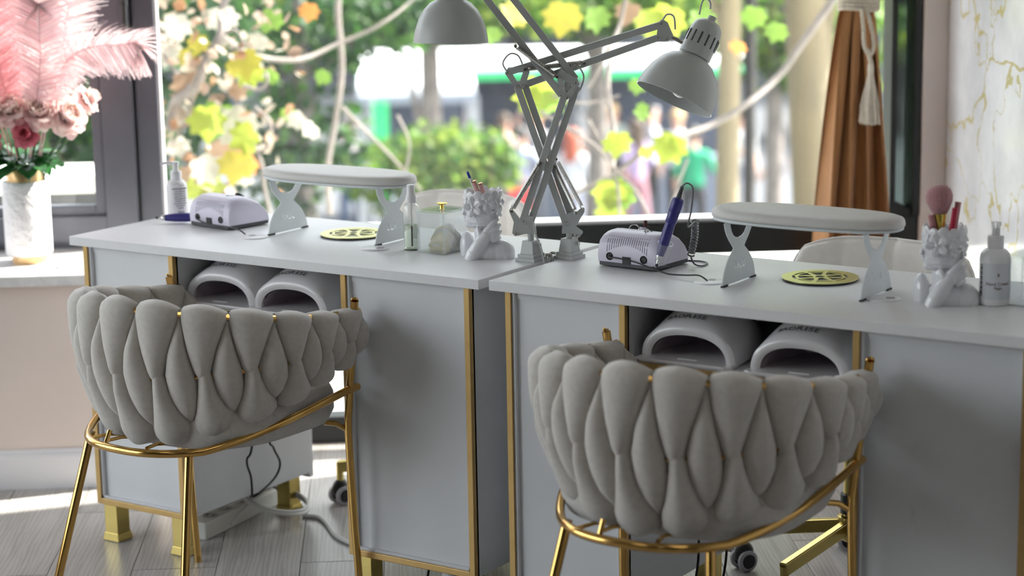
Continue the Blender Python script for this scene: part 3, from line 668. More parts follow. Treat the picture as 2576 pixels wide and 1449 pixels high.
# --- ribbed acrylic boxes
def cotton_box(x, y, rz, label_, fill):
    t = empty('acrylic_box', (x, y, ZT), rz); tag(t, label_, 'box'); a, b, h = .076, .085, .092
    MB().box((0, 0, .0015), (a, b, .003)).build('box_floor', ACRYL, t)
    def ribbed(L_, n):
        pts = []
        for i in range(n*2+1): pts.append((-L_/2+L_*i/(n*2), .0016 if i % 2 else .0026))
        return pts+[(L_/2, 0), (-L_/2, 0)]
    for i, (L_, off, ang) in enumerate(((a, b/2-.003, 0), (a, b/2-.003, pi), (b, a/2-.003, pi/2), (b, a/2-.003, -pi/2))):
        M = Matrix.Rotation(ang, 4, 'Z'); mb = MB().prism(ribbed(L_, 22), .003, h, lambda p, q, z: M @ V((p, -off-q, z)))
        mb.build('ribbed_side', glass_mat('ribbed_acrylic', (.98, .99, .99), 1.6, haze=.16), t)
    lid = MB().box((0, 0, h+.002), (a+.003, b+.003, .004)).build('lid', glass_mat('lid_acrylic', (.95, .98, .96), 1.0, haze=.10), t, bevel=.0008)
    k = MB(); k.lathe([(0, h+.004), (.0055, h+.004), (.0045, h+.007), (.004, h+.012), (.006, h+.014), (0, h+.0145)], 16)
    for i in range(8): k.ell((.0085*cos(pi*i/4), .0085*sin(pi*i/4), h+.0155), (.0042, .0042, .0018), None, 8, 6)
    k.ell((0, 0, h+.0155), (.006, .006, .002), None, 10, 6); k.build('flower_knob', mat('bright_gold', (.80, .58, .12), .15, 1.0, var=0), lid, smooth=True)
    return t
cb1 = cotton_box(.912, .246, R(-3), 'ribbed clear acrylic box of cotton pads with gold flower knob', True)
COT = mat('cotton', (.82, .79, .72), .9, var=.05, scale=60, bump=.4, bscale=300); COTY = mat('cotton_yellowish', (.78, .68, .42), .9, var=.05, scale=60)
for i in range(9):
    o = empty('cotton_pad', (.912+random.uniform(-.006, .006), .235+i*.0048, ZT+.0035)); tag(o, 'folded white cotton pad inside the ribbed acrylic box', 'cotton pad', 'cotton pads in the acrylic box')
    hh = .058-.004*abs(i-4); wv_ = random.uniform(0, 6)
    b = MB()
    def cf_(p, q, side):
        x_ = (p-.5)*.056; z_ = q*hh*(1-.55*(abs(p-.62)*1.5)**2); yy = .0035*sin(p*7+wv_+q*5)+.003*sin(q*9+i)
        return V((x_, yy+side*.0016*sqrt(max(0, 1-(2*p-1)**6)), max(0, z_)))
    for sd in (1, -1): b.grid(lambda p, q: cf_(p, q, sd), 12, 10)
    b.build('pad_sheet', COT if i % 3 else COTY, o, smooth=True)
cotton_box(2.240, .300, R(-3), 'clear acrylic box with gold knob at the right end of the desk', False)
# --- bust planters
def bust_mesh():
    mb = MB(); X = lambda a: Matrix.Rotation(a, 3, 'X'); Y = lambda a: Matrix.Rotation(a, 3, 'Y'); Z = lambda a: Matrix.Rotation(a, 3, 'Z')
    E = lambda c, d, M=None: mb.ell(c, d, M, 28, 18)
    # local: face looks to -x, near side = -y
    E((.034, -.010, .010), (.027, .026, .027)); E((.008, -.008, .010), (.036, .028, .026)); E((.044, -.012, .004), (.017, .024, .022))      # near shoulder, chest
    E((-.035, .020, .018), (.0150, .022, .032)); E((-.030, .022, .002), (.018, .022, .020))                                                # far shoulder
    mb.tube(smoothpath([(.008, .004, .012), (.006, .002, .045), (.004, 0, .080)], 4), [.034]*3+[.026]*3+[.023]*3, 28)                        # neck
    mb.tube(smoothpath([(-.001, 0, .066), (-.001, 0, .090), (.0, 0, .129)], 5), [.026]*2+[.031]*2+[.034]*2+[.036]*2+[.037]*3, 36); E((-.003, 0, .084), (.032, .030, .022))
    E((-.022, 0, .078), (.015, .017, .019)); E((-.029, 0, .0665), (.0085, .0095, .0080)); E((-.018, 0, .066), (.015, .016, .008))             # jaw, chin
    E((-.0385, 0, .0935), (.0052, .0044, .0085), Y(.35)); E((-.0405, 0, .0895), (.0040, .0052, .0034)); E((-.0365, 0, .0825), (.0046, .0070, .0026)); E((-.036, 0, .0775), (.0050, .0066, .0028)); E((-.0315, 0, .103), (.008, .018, .012))  # nose, lips, brow
    # forearm rising from the base, hand laid along the neck with four fingers
    mb.tube(smoothpath([(-.026, -.026, -.002), (-.020, -.029, .012), (-.010, -.030, .028), (.003, -.028, .045), (.010, -.026, .052)], 4), [.0145]*5+[.0135]*5+[.0125]*4+[.011]*3, 18); E((.006, -.027, .048), (.014, .009, .013), Y(-.9))
    for (x0, z0, x1, z1) in ((.004, .056, .029, .081), (.009, .052, .033, .069), (.013, .046, .034, .056), (.014, .039, .032, .044)):
        mb.tube(smoothpath([(x0, -.030, z0), ((x0+x1)/2, -.0295, (z0+z1)/2), (x1, -.022, z1)], 4), [.0062]*4+[.0056]*3+[.0040]*2, 12)
    mb.tube(smoothpath([(-.004, -.031, .040), (-.009, -.028, .054), (-.012, -.022, .064)], 4), [.0056]*4+[.0046]*3+[.0036]*2, 12)             # thumb
    def flower(c, nrm, r, n5=5, th=.13, a0=.3):
        nrm = V(nrm).normalized(); q = V((0, 0, 1)).rotation_difference(nrm).to_matrix(); c = V(c)
        for i in range(n5):
            a = 2*pi*i/n5+a0; m_ = q @ Z(a)
            mb.ell(c+m_ @ V((r*.56, 0, .0)), (r*.46, r*.36, r*th), m_ @ Y(-.22), 16, 10); mb.tube([c+m_ @ V((r*.1, 0, r*.06)), c+m_ @ V((r*.85, 0, r*.16))], [r*.05, r*.035], 6)
        mb.ell(c+nrm*.0012, (r*.14, r*.14, r*.12), None, 10, 8)
    flower((-.020, -.0335, .106), (-.35, -1, .1), .0215); flower((.008, -.0375, .117), (.1, -1, .1), .0165, a0=.9); flower((.026, -.028, .108), (.7, -.8, 0), .0150); flower((.010, -.0350, .096), (.2, -1, -.1), .0125, a0=.1)
    flower((-.008, -.0300, .086), (-.1, -1, -.2), .0115); flower((.030, -.020, .092), (.9, -.6, -.1), .0125); flower((.024, -.029, .122), (.6, -.8, .2), .0120)
    flower((-.036, -.010, .119), (-1, -.3, .1), .0140); flower((.036, .008, .116), (1, .2, .1), .0150); flower((-.020, .033, .112), (-.4, 1, .1), .0170); flower((.014, .036, .112), (.3, 1, .1), .0170); flower((-.034, .014, .114), (-1, .5, .1), .0130)
    for i in range(13):
        a = 2*pi*i/13+.1; mb.ell((.0365*cos(a), .0365*sin(a), .1275+.0025*(i % 2)), (.0030, .0098, .0088), Z(a), 12, 10)
    t = mb.build('tmp', CERAM); m1 = t.modifiers.new('r', 'REMESH'); m1.mode = 'VOXEL'; m1.voxel_size = .00105; m2 = t.modifiers.new('s', 'SMOOTH'); m2.iterations = 3; m2.factor = .5
    me = eval_mesh(t, 'bust_body'); bpy.data.objects.remove(t)
    bm = bmesh.new(); bm.from_mesh(me)
    # hollow the cup: push the flat top of the head down, and flatten the underside
    for v_ in bm.verts:
        x_, y_, z_ = v_.co; r_ = sqrt(x_**2+y_**2)
        if z_ > .119 and r_ < .0325: v_.co.z = .100 + (z_-.129)*.05
        if z_ < .0: v_.co.z = 0
    bm.to_mesh(me); bm.free()
    me.materials.clear(); me.materials.append(CERAM)
    for p in me.polygons: p.use_smooth = True
    return me
BUST = bust_mesh()
def bust(x, y, rz, label_):
    o = inst('bust_planter', BUST, None, (x, y, ZT), (0, 0, rz)); tag(o, label_, 'planter'); return o
b1 = bust(1.034, .232, R(32), 'white ceramic bust holder with flower crown, beside the cotton box'); b1.scale = (1.10, 1.10, 1.09)
b2 = bust(2.094, .226, R(33), 'white ceramic bust holder with flower crown and make-up brushes'); b2.scale = (1.08, 1.08, 1.10)
def stick(name, label_, cat, base, d, L_, r, m, capm=None, cap=.0):
    t = empty(name, base); t.rotation_mode = 'QUATERNION'; t.rotation_quaternion = V((0, 0, 1)).rotation_difference(V(d).normalized()); tag(t, label_, cat)
    MB().lathe([(0, 0), (r, 0), (r, L_-cap), (0, L_-cap)], 18).build('barrel', m, t, smooth=True)
    if capm: MB().lathe([(0, L_-cap), (r*1.15, L_-cap), (r*1.15, L_-cap*.4), (r*.8, L_-.001), (0, L_)], 18).build('cap', capm, t, smooth=True)
    return t
ROSE = mat('rose_pen', (.66, .36, .33), .35, var=.03); ROSEC = mat('copper_tip', (.60, .30, .18), .25, .9, var=0); BLUEC = mat('blue_cap', (.02, .04, .35), .4, var=0)
rx = -V((.8355, .549, 0))
stick('nail_brush', 'thin white nail brush with blue cap in the bust holder', 'brush', (1.036, .226, ZT+.104), rx*.38+V((0, 0, 1)), .092, .0026, PLW, BLUEC, .016)
stick('rose_pen', 'taller rose pink pen with copper tip in the bust holder', 'pen', (1.040, .226, ZT+.104), rx*.34+V((0, 0, 1)), .070, .0048, ROSE, ROSEC, .004)
stick('rose_pen', 'shorter rose pink pen with copper tip in the bust holder', 'pen', (1.048, .233, ZT+.104), rx*.32+V((0, 0, 1)), .064, .0048, ROSE, ROSEC, .004)
br = empty('make_up_brush', (2.090, .218, ZT+.12)); tag(br, 'fluffy pink make-up brush with gold ferrule in the bust holder', 'brush')
FER = mat('gold_ferrule', (.78, .62, .14), .2, 1.0, var=0)
MB().lathe([(0, 0), (.007, 0), (.0085, .03), (.0125, .054), (.0125, .056), (0, .056)], 24).build('ferrule', FER, br, smooth=True)
BRI = mat('pink_bristle', (.56, .27, .29), .9, var=.15, scale=60, stretch=(6, 6, 1), bump=.6, bscale=240, bdist=.002, sheen=.4)
MB().lathe([(0, .052), (.0118, .052), (.0185, .062), (.0245, .076), (.0255, .088), (.022, .099), (.013, .106), (0, .108)], 36).build('bristles', BRI, br, smooth='all'); br.rotation_euler = (0, R(-4), 0)
stick('make_up_brush', 'slim pink brush behind the fluffy make-up brush', 'brush', (2.106, .232, ZT+.12), (.12, .06, 1), .075, .006, mat('rose_handle', (.52, .24, .25), .5))
stick('lip_pencil', 'red pencil beside the fluffy make-up brush', 'pencil', (2.108, .216, ZT+.12), (.13, .02, 1), .066, .0055, mat('crimson', (.50, .02, .06), .35))
stick('make_up_brush', 'pink brush handle left of the fluffy make-up brush', 'brush', (2.082, .212, ZT+.12), (-.18, -.06, 1), .052, .007, MATS['rose_handle'])

# ------------------------------------------------------------------ clamp lamps (local x runs across the picture, y away)
LR = math.atan2(.549, .8355)
def spring(t, a, b, r=.0042, turns=46):
    a, b = V(a), V(b); d = (b-a); L_ = d.length; z = d.normalized(); x = z.cross(V((0, 1, 0))).normalized(); y = z.cross(x); n = 8; pts = []
    for i in range(turns*n+1):
        s = .06+.88*i/(turns*n); an = 2*pi*i/n; pts.append(a+z*(L_*s)+(x*cos(an)+y*sin(an))*r)
    pts = [a]+pts+[b]
    MB().tube(pts, .0010, 5).build('spring', CHROME, t, smooth=True)
    for p in (a, b): MB().tube([p-V((0, .006, 0)), p+V((0, .006, 0))], .0032, 10).build('spring_pin', CHROME, t, smooth=True)
def bolt(t, p, y=-.011):
    MB().lathe([(0, 0), (.0036, 0), (.0036, .0015), (.0022, .0024), (0, .0024)], 10, M=Matrix.Rotation(R(90), 3, 'X'), c=(p[0], y, p[1])).build('bolt', CHROME, t, smooth=True)
def plate(t, pts, holes=(), ys=(-.010, .010), th=.0022, name='elbow_plate'):
    for y in ys:
        o = flat_shape(name, list(pts), [list(h) for h in holes], th, LAMPW, t); o.matrix_local = Matrix(((1, 0, 0, 0), (0, 0, -1, y), (0, 1, 0, 0), (0, 0, 0, 1)))
def arm(t, a, b, y=0, w=.0145, d=.0100, name='arm_bar'):
    MB().bar((a[0], y, a[1]), (b[0], y, b[1]), w, d).build(name, LAMPW, t, bevel=.0012)
def cable(t, pts, r=.0019): MB().tube(smoothpath(pts, 7), r, 8).build('lamp_cord', LAMPW, t, smooth=True)
def lamp_base(t, side):
    MZ = Matrix.Rotation(-LR, 3, 'Z')
    b = MB(); b.box((0, 0, .004), (.050, .052, .008), MZ); b.box((0, 0, .0115), (.042, .044, .009), MZ); o = b.build('clamp_foot', LAMPW, t, bevel=.0008)
    MB().box((0, 0, .030), (.034, .036, .030), MZ, top=(.78, .8)).build('clamp_block', LAMPW, t, bevel=.0012)
    for zz in (.034,): MB().lathe([(0, 0), (.0052, 0), (.0052, .001), (0, .001)], 14, M=Matrix.Rotation(R(90), 3, 'Y'), c=(.0215, -.004, zz)).build('screw_hole', DARKG, t)
    MB().tube([(0, 0, .044), (0, 0, .078)], .0068, 14).build('swivel_post', LAMPW, t, smooth=True)
    c = MB(); c.tube(smoothpath([(side*.030, 0, .012), (side*.040, 0, .012), (side*.045, 0, .004), (side*.045, 0, -.028)], 5), .0034, 10); c.build('clamp_hook', CHROME, t, smooth=True)
    MB().box((side*.030, 0, -.0295), (.036, .020, .004)).build('clamp_jaw', LAMPW, t); MB().tube([(side*.026, 0, -.0275), (side*.026, 0, -.0225)], .006, 12).build('clamp_screw', CHROME, t)
def shade(t, c, axis, R0, H):
    """bell shade, rim centre c, axis pointing to the socket"""
    ax = V(axis).normalized(); M = V((0, 0, 1)).rotation_difference(ax).to_matrix(); c = V(c); k = R0/.083
    prof = [(0, 0), (.18, .0), (.35, .03), (.55, .12), (.72, .27), (.86, .48), (.95, .72), (.99, .90), (1.0, 1.0)]
    outer = [(R0*r if r > .30 else .034*k, H*(1-z)) for r, z in prof[2:]]
    o = MB(); full = [(.030*k, H+.002)]+outer; inner = [(r-.0016, z-.0004) for r, z in reversed(full)]
    o.lathe(full+[(R0+.0006, 0), (R0-.001, -.001)]+inner, 56, M=M, c=c); s = o.build('shade', LAMPW, t, smooth=True)
    nk = MB().lathe([(.0335*k, H-.002), (.0335*k, H+.030), (.0325*k, H+.058), (.029*k, H+.070), (.020*k, H+.079), (.009*k, H+.083), (.0085*k, H+.092), (.005*k, H+.093), (0, H+.093)], 40, M=M, c=c).build('socket_cover', LAMPW, t, smooth=True)
    for i in range(14):
        a = 2*pi*i/14; pr_ = []
        for q in range(5): pr_.append(c+M @ V((.0334*k*cos(a), .0334*k*sin(a), H+.022+.026*q/4)))
        MB().tube(pr_, .0017, 6).build('vent_slot', DARKG, nk)
    MB().ell(c+M @ V((0, 0, H*.35)), (.024, .024, .030)).build('bulb', mat('bulb_glass', (.85, .87, .9), .2, var=0), t, smooth='all')
    return M
# lamp clamped to the edge of the desk by the flowers; its shade hangs at the top of the picture
A = empty('clamp_lamp', (1.150, .240, ZT), LR); tag(A, 'white clamp lamp whose shade hangs at the top edge, clamped beside the bust with pens', 'lamp')
lamp_base(A, 1)
plate(A, [(-.012, .060), (.008, .060), (.008, .075), (.006, .098), (-.006, .098), (-.022, .090), (-.040, .114), (-.046, .110), (-.036, .086), (-.040, .062), (-.034, .055)], ys=(-.0085, .0085), name='pivot_plate')
arm(A, (-.018, .086), (.086, .385), -.0035); arm(A, (-.001, .080), (.1035, .375), .0035)
spring(A, (-.0405, -.0125, .111), (.0225, -.0125, .213)); spring(A, (-.0405, .0125, .111), (.0225, .0125, .213))
plate(A, [(.060, .402), (.068, .355), (.080, .348), (.090, .352), (.108, .380), (.104, .392), (.082, .404), (.070, .416)], [[(.0755, .388), (.0785, .364), (.0825, .364), (.0955, .380)]])
for p in ((.070, .357), (.082, .352), (.101, .384), (-.015, .086), (-.031, .060)): bolt(A, p)
arm(A, (.070, .357), (-.106, .590), -.0035); arm(A, (.101, .390), (-.078, .627), .0035)
spring(A, (.0605, -.0125, .397), (-.0261, -.0125, .463)); spring(A, (.0605, .0125, .397), (-.0261, .0125, .463))
plate(A, [(-.112, .585), (-.100, .582), (-.068, .625), (-.072, .638), (-.086, .636), (-.118, .606)], name='head_plate')
for p in ((-.105, .590), (-.078, .628)): bolt(A, p)
MB().tube([(-.108, 0, .612), (-.142, .0, .612)], .0042, 10).build('head_joint', CHROME, A, smooth=True)
shade(A, (-.163, .0, .473), (.02, .03, 1), .0795, .094)
cable(A, [(.078, .004, .412), (.090, .006, .424), (.108, .006, .415), (.118, .005, .395), (.112, .004, .372), (.1035, .007, .36)]); cable(A, [(.006, -.012, .088), (.010, -.014, .06), (.020, -.016, .035), (.026, -.026, .010), (.030, -.027, -.028)])
cable(A, [(-.085, 0, .637), (-.105, 0, .668), (-.140, 0, .690), (-.158, 0, .662)])
# lamp clamped to the other desk, shade tilted at the right
B = empty('clamp_lamp', (1.209, .302, ZT), LR); tag(B, 'white clamp lamp with tilted vented shade, clamped beside the lilac drill box', 'lamp')
lamp_base(B, -1)
plate(B, [(-.016, .056), (.008, .056), (.010, .047), (.022, .047), (.030, .058), (.014, .070), (.034, .104), (.028, .110), (.012, .096), (.010, .104), (-.002, .100), (-.012, .092)], ys=(-.0085, .0085), name='pivot_plate')
arm(B, (-.0085, .080), (-.108, .378), -.0035); arm(B, (.0075, .084), (-.091, .378), .0035)
spring(B, (.0150, -.0125, .102), (-.0302, -.0125, .203)); spring(B, (.031, .0125, .106), (-.026, .0125, .216))
plate(B, [(-.133, .404), (-.112, .372), (-.092, .370), (-.078, .414), (-.090, .419), (-.126, .415)], [[(-.118, .404), (-.108, .386), (-.101, .386), (-.094, .406)]])
for p in ((-.107, .376), (-.096, .377), (-.127, .406), (-.006, .080), (.017, .050)): bolt(B, p)
arm(B, (-.127, .406), (.2008, .501), -.0035); arm(B, (-.098, .376), (.193, .473), .0035)
spring(B, (-.090, -.0125, .412), (.036, -.0125, .4235)); spring(B, (-.090, .0125, .412), (.036, .0125, .4235))
plate(B, [(.190, .466), (.214, .466), (.226, .478), (.214, .506), (.204, .512), (.196, .506)], name='head_plate')
for p in ((.2015, .503), (.1935, .474), (.213, .472)): bolt(B, p)
MB().tube([(.222, 0, .474), (.232, .0, .470), (.246, 0, .462)], .0042, 10).build('head_joint', CHROME, B, smooth=True)
shade(B, (.2285, .010, .341), (.445, .20, .88), .088, .104)
cable(B, [(-.128, .004, .406), (-.137, .006, .425), (-.122, .006, .444), (-.104, .005, .440), (-.094, .004, .418)]); cable(B, [(.204, .004, .510), (.214, .004, .522), (.228, .004, .517), (.231, .003, .490)])
cable(B, [(.3075, .020, .531), (.307, .02, .545), (.298, .018, .553), (.289, .016, .545), (.283, .012, .520)])

# ------------------------------------------------------------------ UV nail lamps on the shelves
UVW = mat('uv_lamp_white', (.74, .72, .73), .25, coat=.3, var=.02, scale=12); UVI = mat('uv_lamp_inside', (.46, .41, .45), .4, var=.04, scale=10)
def uv_lamp(x, y, z, rz, label_):
    t = empty('uv_nail_lamp', (x, y, z), rz); tag(t, label_, 'nail lamp'); w, h, dp = .103, .100, .185
    def ar(p, q, wi, hi, y0, y1, tp):    # p along the arch 0..1, q depth; low front mouth, highest half way back
        a = pi*p; c = cos(a); sgn = 1 if c > 0 else -1; dz = h-hi; s_ = 1-.30*max(0, q-.35)**1.6*1.6
        hq = .070+.034*sin(pi*min(1, q*.80)) if q < .62 else .104-.040*((q-.62)/.38)**1.8
        return V((-wi*s_*sgn*abs(c)**.82, y0+(y1-y0)*q-.018*sin(a)*(1-q)**2*0, .006+(hq-dz)*sin(a)**.9))
    b = MB(); b.grid(lambda p, q: ar(p, q, w, h, .0, dp, .35), 40, 10); b.grid(lambda p, q: ar(p, q, w-.020, h-.020, .0, dp-.02, .28), 40, 10)
    b.grid(lambda p, q: ar(p, 0, w-.020*q, h-.020*q, .0-.004*sin(pi*q), 0, 0), 40, 5)
    n = 39; base = len(b.v); ring = [ar(i/39, 1, w, h, 0, dp, .35) for i in range(40)]; b.add(ring+[V((0, dp+.006, .03))], [(i, i+1, 40) for i in range(39)])
    b.build('hood', UVW, t, smooth=50)
    i_ = MB(); i_.grid(lambda p, q: ar(p, q, w-.0215, h-.0215, .006, dp-.022, .28), 40, 8)
    rg = [ar(i/39, 1, w-.0215, h-.0215, .006, dp-.022, .28) for i in range(40)]; i_.add(rg+[V((0, dp-.022, .02))], [(i, i+1, 40) for i in range(39)])
    i_.build('inner_liner', UVI, t, smooth=50)
    for i in range(5):
        a = R(40+25*i); MB().ell(((w-.024)*-cos(a)*.97, .05, .006+(h-.024)*sin(a)*.96), (.0028, .0028, .0028), None, 8, 6).build('led', mat('led_yellow', (.7, .62, .15), .3, var=0), t)
    MB().prism([(-w-.004, -.022), (-w+.01, -.03), (w-.01, -.03), (w+.004, -.022), (w*.8, dp), (-w*.8, dp)], 0, .008, lambda a, c, z_: V((a, c, z_))).build('tray', UVW, t, bevel=.0025)
    MB().box((.0, -.003, .0088), (.042, .004, .0012)).build('tray_slot', mat('pale_slot', (.85, .85, .85), .3, var=0), t)
    MB().tube([(ar(.14+.72*i/24, .55, w-.024, h-.024, .0, dp-.02, .28)) for i in range(25)], .0012, 6).build('liner_seam', mat('seam_dark', (.12, .09, .10), .6, var=0), t)
    me = text_mesh('BAORISE', .016, mat('ink_grey', (.16, .15, .16), .5, var=0), .0002)
    for v_ in me.vertices:
        xx, yy, zz = v_.co; p = .45+xx/.27; q = .15+yy/dp
        P_ = ar(p, q, w, h, 0, dp, .35); N_ = V((P_.x*.9/w, -.35, max(.2, (P_.z-.006)/h))).normalized(); v_.co = P_+N_*(.0007+zz)
    inst('print', me, t)
    ln_ = []
    for i in range(13):
        p = .36+.30*i/12; q = .30+.05*(1-cos(2*pi*min(1, i/9)))*.5*(1 if i < 9 else 0)+(.0 if i < 9 else .03*(i-9)); P_ = ar(p, q, w, h, 0, dp, .35); ln_.append(P_+V((0, 0, .0008)))
    MB().tube(ln_, .0011, 6).build('display_edge', BLACK, t)
    return t
zs = .6155
uv_lamp(.424, .050, zs, R(0), 'white arched nail lamp on the shelf by the flowers, nearer the left cabinet')
uv_lamp(.633, .046, zs, R(1), 'white arched nail lamp on the shelf by the flowers, overlapping its twin')
uv_lamp(1.637, .050, zs, R(1), 'white arched nail lamp on the right desk shelf, fully in view')
uv_lamp(1.878, .050, zs, R(1), 'white arched nail lamp on the right desk shelf, half hidden by the chair back')

# ------------------------------------------------------------------ white swivel chairs on the window side
def swivel_chair(x, y, rz, star, label_, ztop, wd):
    t = empty('swivel_chair', (x, y, 0), rz); tag(t, label_, 'chair')
    # local: sitter faces -y (the desk); back panel at +y
    zb, w2 = ztop-.34, wd/2
    def bp(p, q, side):
        xx = (p-.5)*2; zz = (q-.5)*2; ex = xx*sqrt(1-.26*zz**4); ez = zz*sqrt(1-.26*xx**4)
        edge = max(0, 1-max(abs(xx), abs(zz))**9)**.5
        d = .026*edge
        if side > 0:
            for bx_ in (-.5, .0, .5): d -= .006*math.exp(-((ex-bx_)/.035)**2)
            d -= .010*sum(math.exp(-(((ex-bx_)/.10)**2+((ez-.1)/.16)**2)) for bx_ in (-.5, 0, .5))
        y_ = .20-.075*ex*ex
        return V((ex*w2, y_-side*d, zb+.17+ez*.17))
    b = MB()
    for sd in (1, -1): b.grid(lambda p, q: bp(p, q, sd), 41, 31)
    bk = b.build('backrest', LEATHER, t, smooth='all')
    for bx_ in (-.5, 0, .5):
        P_ = bp(.5+bx_/2, .55, 1); MB().ell(P_+V((0, -.002, 0)), (.016, .007, .016), None, 16, 10).build('button', LEATHER, bk, smooth='all')
    pipe = [bp(.5+.5*cos(a)*1/max(abs(cos(a)), abs(sin(a))), .5+.5*sin(a)/max(abs(cos(a)), abs(sin(a))), 1)+V((0, 0, 0)) for a in [2*pi*i/80 for i in range(80)]]
    MB().tube(pipe, .0035, 6, closed=True).build('piping', LEATHER, bk, smooth=True)
    s = MB()
    def so(a, q):
        r, z = [(0, .40), (.92, .40), (1, .42), (1, .455), (.95, .472), (.7, .478), (0, .480)][int(round(q*6))]; an = 2*pi*a
        return V((.22*r*abs(cos(an))**.6*(1 if cos(an) > 0 else -1), -.02+.20*r*abs(sin(an))**.6*(1 if sin(an) > 0 else -1), z))
    s.grid(so, 40, 7, wrap=True); s.build('seat', LEATHER, t, smooth='all')
    for sx in (-1, 1): MB().tube(smoothpath([(sx*.10, .10, .395), (sx*.10, .21, .40), (sx*.10, .235, .46), (sx*.10, .225, zb+.1)], 5), .009, 10).build('back_bracket', GOLDL, t, smooth=True)
    MB().lathe([(0, .39), (.07, .39), (.07, .375), (.02, .370), (.0175, .36), (.0175, .16), (.030, .158), (.031, .118), (.024, .105), (.016, .10), (0, .10)], 24).build('gas_column', GOLDL, t, smooth=True)
    MB().lathe([(.0185, .21), (.024, .209), (.024, .165), (.0185, .164)], 20).build('column_sleeve', DARKG, t, smooth=True)
    for i in range(5):
        a = star+2*pi*i/5; M = Matrix.Rotation(a, 3, 'Z')
        l = MB().bar(M @ V((.02, 0, .135)), M @ V((.255, 0, .098)), .020, .030, up=(0, 0, 1)); lg = l.build('star_leg', GOLDL, t, bevel=.003)
        MB().tube([M @ V((.250, 0, .104)), M @ V((.250, 0, .062))], .0095, 12).build('caster_stem', GOLDL, lg, smooth=True)
        ca = a+.9+i; M2 = Matrix.Rotation(ca, 3, 'Z'); c0 = M @ V((.250, 0, .0))
        MB().ell(c0+V((0, 0, .040)), (.024, .017, .028), M2, 16, 10).build('caster_hood', BLACK, lg, smooth='all')
        for sd in (-1, 1):
            MB().lathe([(0, -.005), (.020, -.005), (.0245, -.003), (.0245, .004), (.020, .006), (.0, .006)], 24, M=M2 @ Matrix.Rotation(R(90), 3, 'X'), c=c0+M2 @ V((0, sd*.017, 0))+V((0, 0, .0246))).build('caster_wheel', mat('wheel_grey', (.50, .49, .53), .5), lg, smooth=True)
            MB().lathe([(0, -.0062), (.0165, -.0062), (.0165, .0072), (0, .0072)], 20, M=M2 @ Matrix.Rotation(R(90), 3, 'X'), c=c0+M2 @ V((0, sd*.0172, 0))+V((0, 0, .0246))).build('wheel_cap', BLACK, lg, smooth=True)
    return t
swivel_chair(.590, .640, R(-6), R(208), 'cream tufted swivel chair behind the desk nearer the flowers', .785, .47)
swivel_chair(1.728, .640, R(-3), R(191), 'cream tufted swivel chair with buttons, behind the desk by the marble wall', .752, .46)

# ------------------------------------------------------------------ under the desks: sockets and cords
def cord(name, label_, pts, r, m, n=7):
    o = MB().tube(smoothpath(pts, n), r, 8).build(name, m, None, smooth=True); tag(o, label_, 'cord'); return o
ps = empty('power_strip', (.235, .145, 0), R(97)); tag(ps, 'white power strip with red switch lying under the desk by the flowers', 'power strip')
MB().box((.19, 0, .022), (.40, .055, .044)).build('strip_body', mat('ivory_plastic', (.74, .72, .66), .45, var=.02), ps, bevel=.004)
for i in range(5):
    q = MB().lathe([(0, .0442), (.019, .0442), (.019, .0446), (0, .0446)], 20, c=(.05+i*.062, 0, 0)).build('outlet', mat('outlet_recess', (.5, .49, .46), .6), ps)
    for s_ in (-1, 1): MB().box((.05+i*.062, s_*.0085, .0449), (.004, .005, .0008)).build('pin_hole', BLACK, q)
MB().box((.355, 0, .046), (.022, .016, .006)).build('switch', mat('red_switch', (.6, .02, .03), .3, var=0), ps, bevel=.001)
MB().box((.235, -.002, .058), (.034, .034, .032)).build('plug', BLACK, ps, bevel=.004)
cord('black_cable', 'thin black cord hanging beside the left cabinet, left one of two', [(.345, .245, .60), (.335, .242, .25), (.328, .225, .19), (.33, .235, .146), (.327, .240, .10), (.27, .30, .072), (.238, .375, .062)], .0028, CORDB)
cord('black_cable', 'thin black cord hanging beside the left cabinet, bowed right one of two', [(.36, .30, .60), (.34, .296, .26), (.335, .318, .20), (.335, .340, .155), (.332, .318, .12), (.33, .250, .095), (.262, .32, .075), (.236, .385, .066)], .0028, CORDB)
lp = []
for i in range(37):
    a = 2*pi*i/18; lp.append((.30+.085*cos(a+2.4)*(1-.05*(i//18)), .36+.075*sin(a+2.4), .028+.022*(1+sin(a*1.0+.6))*.9+.007*(i//18)))
cord('white_cable', 'coiled white cable on the power strip under the desk', [(.21, .19, .05)]+lp+[(.25, .24, .012)], .0048, CORDW, 3)
cord('white_cable', 'white cable lying across the floor beside the caster', [(.262, .48, .006), (.285, .468, .006), (.318, .452, .006), (.335, .43, .012), (.352, .405, .006), (.388, .412, .006), (.43, .39, .006), (.513, .322, .006), (.555, .30, .006), (.60, .286, .006), (.72, .27, .006)], .0055, CORDW)
cord('black_cable', 'black cord drooping to the plug under the right cabinet of the flower side desk', [(.905, .20, .10), (.93, .13, .02), (.96, .11, .012), (.99, .12, .02), (1.01, .12, .04)], .003, CORDB)
ad = empty('plug_adapter', (1.012, .11, 0), .3); tag(ad, 'white plug adapter on the floor under the right cabinet', 'adapter')
MB().lathe([(0, 0), (.022, 0), (.024, .01), (.024, .055), (.018, .066), (0, .067)], 20).build('adapter_body', PLW, ad, smooth=True); MB().box((.045, .02, .02), (.05, .035, .035)).build('adapter_plug', BLACK, ad, bevel=.003)
for i, xx in enumerate((1.575, 1.61)):
    cord('black_cable', 'thin black cord under the right desk, %s one of two' % ('left', 'right')[i], [(xx, .25+.05*i, .60), (xx-.012, .235+.05*i, .30), (xx-.006, .22+.06*i, .15), (xx-.015, .20+.06*i, .05), (xx-.03, .22+.07*i, .004)], .0028, CORDB)

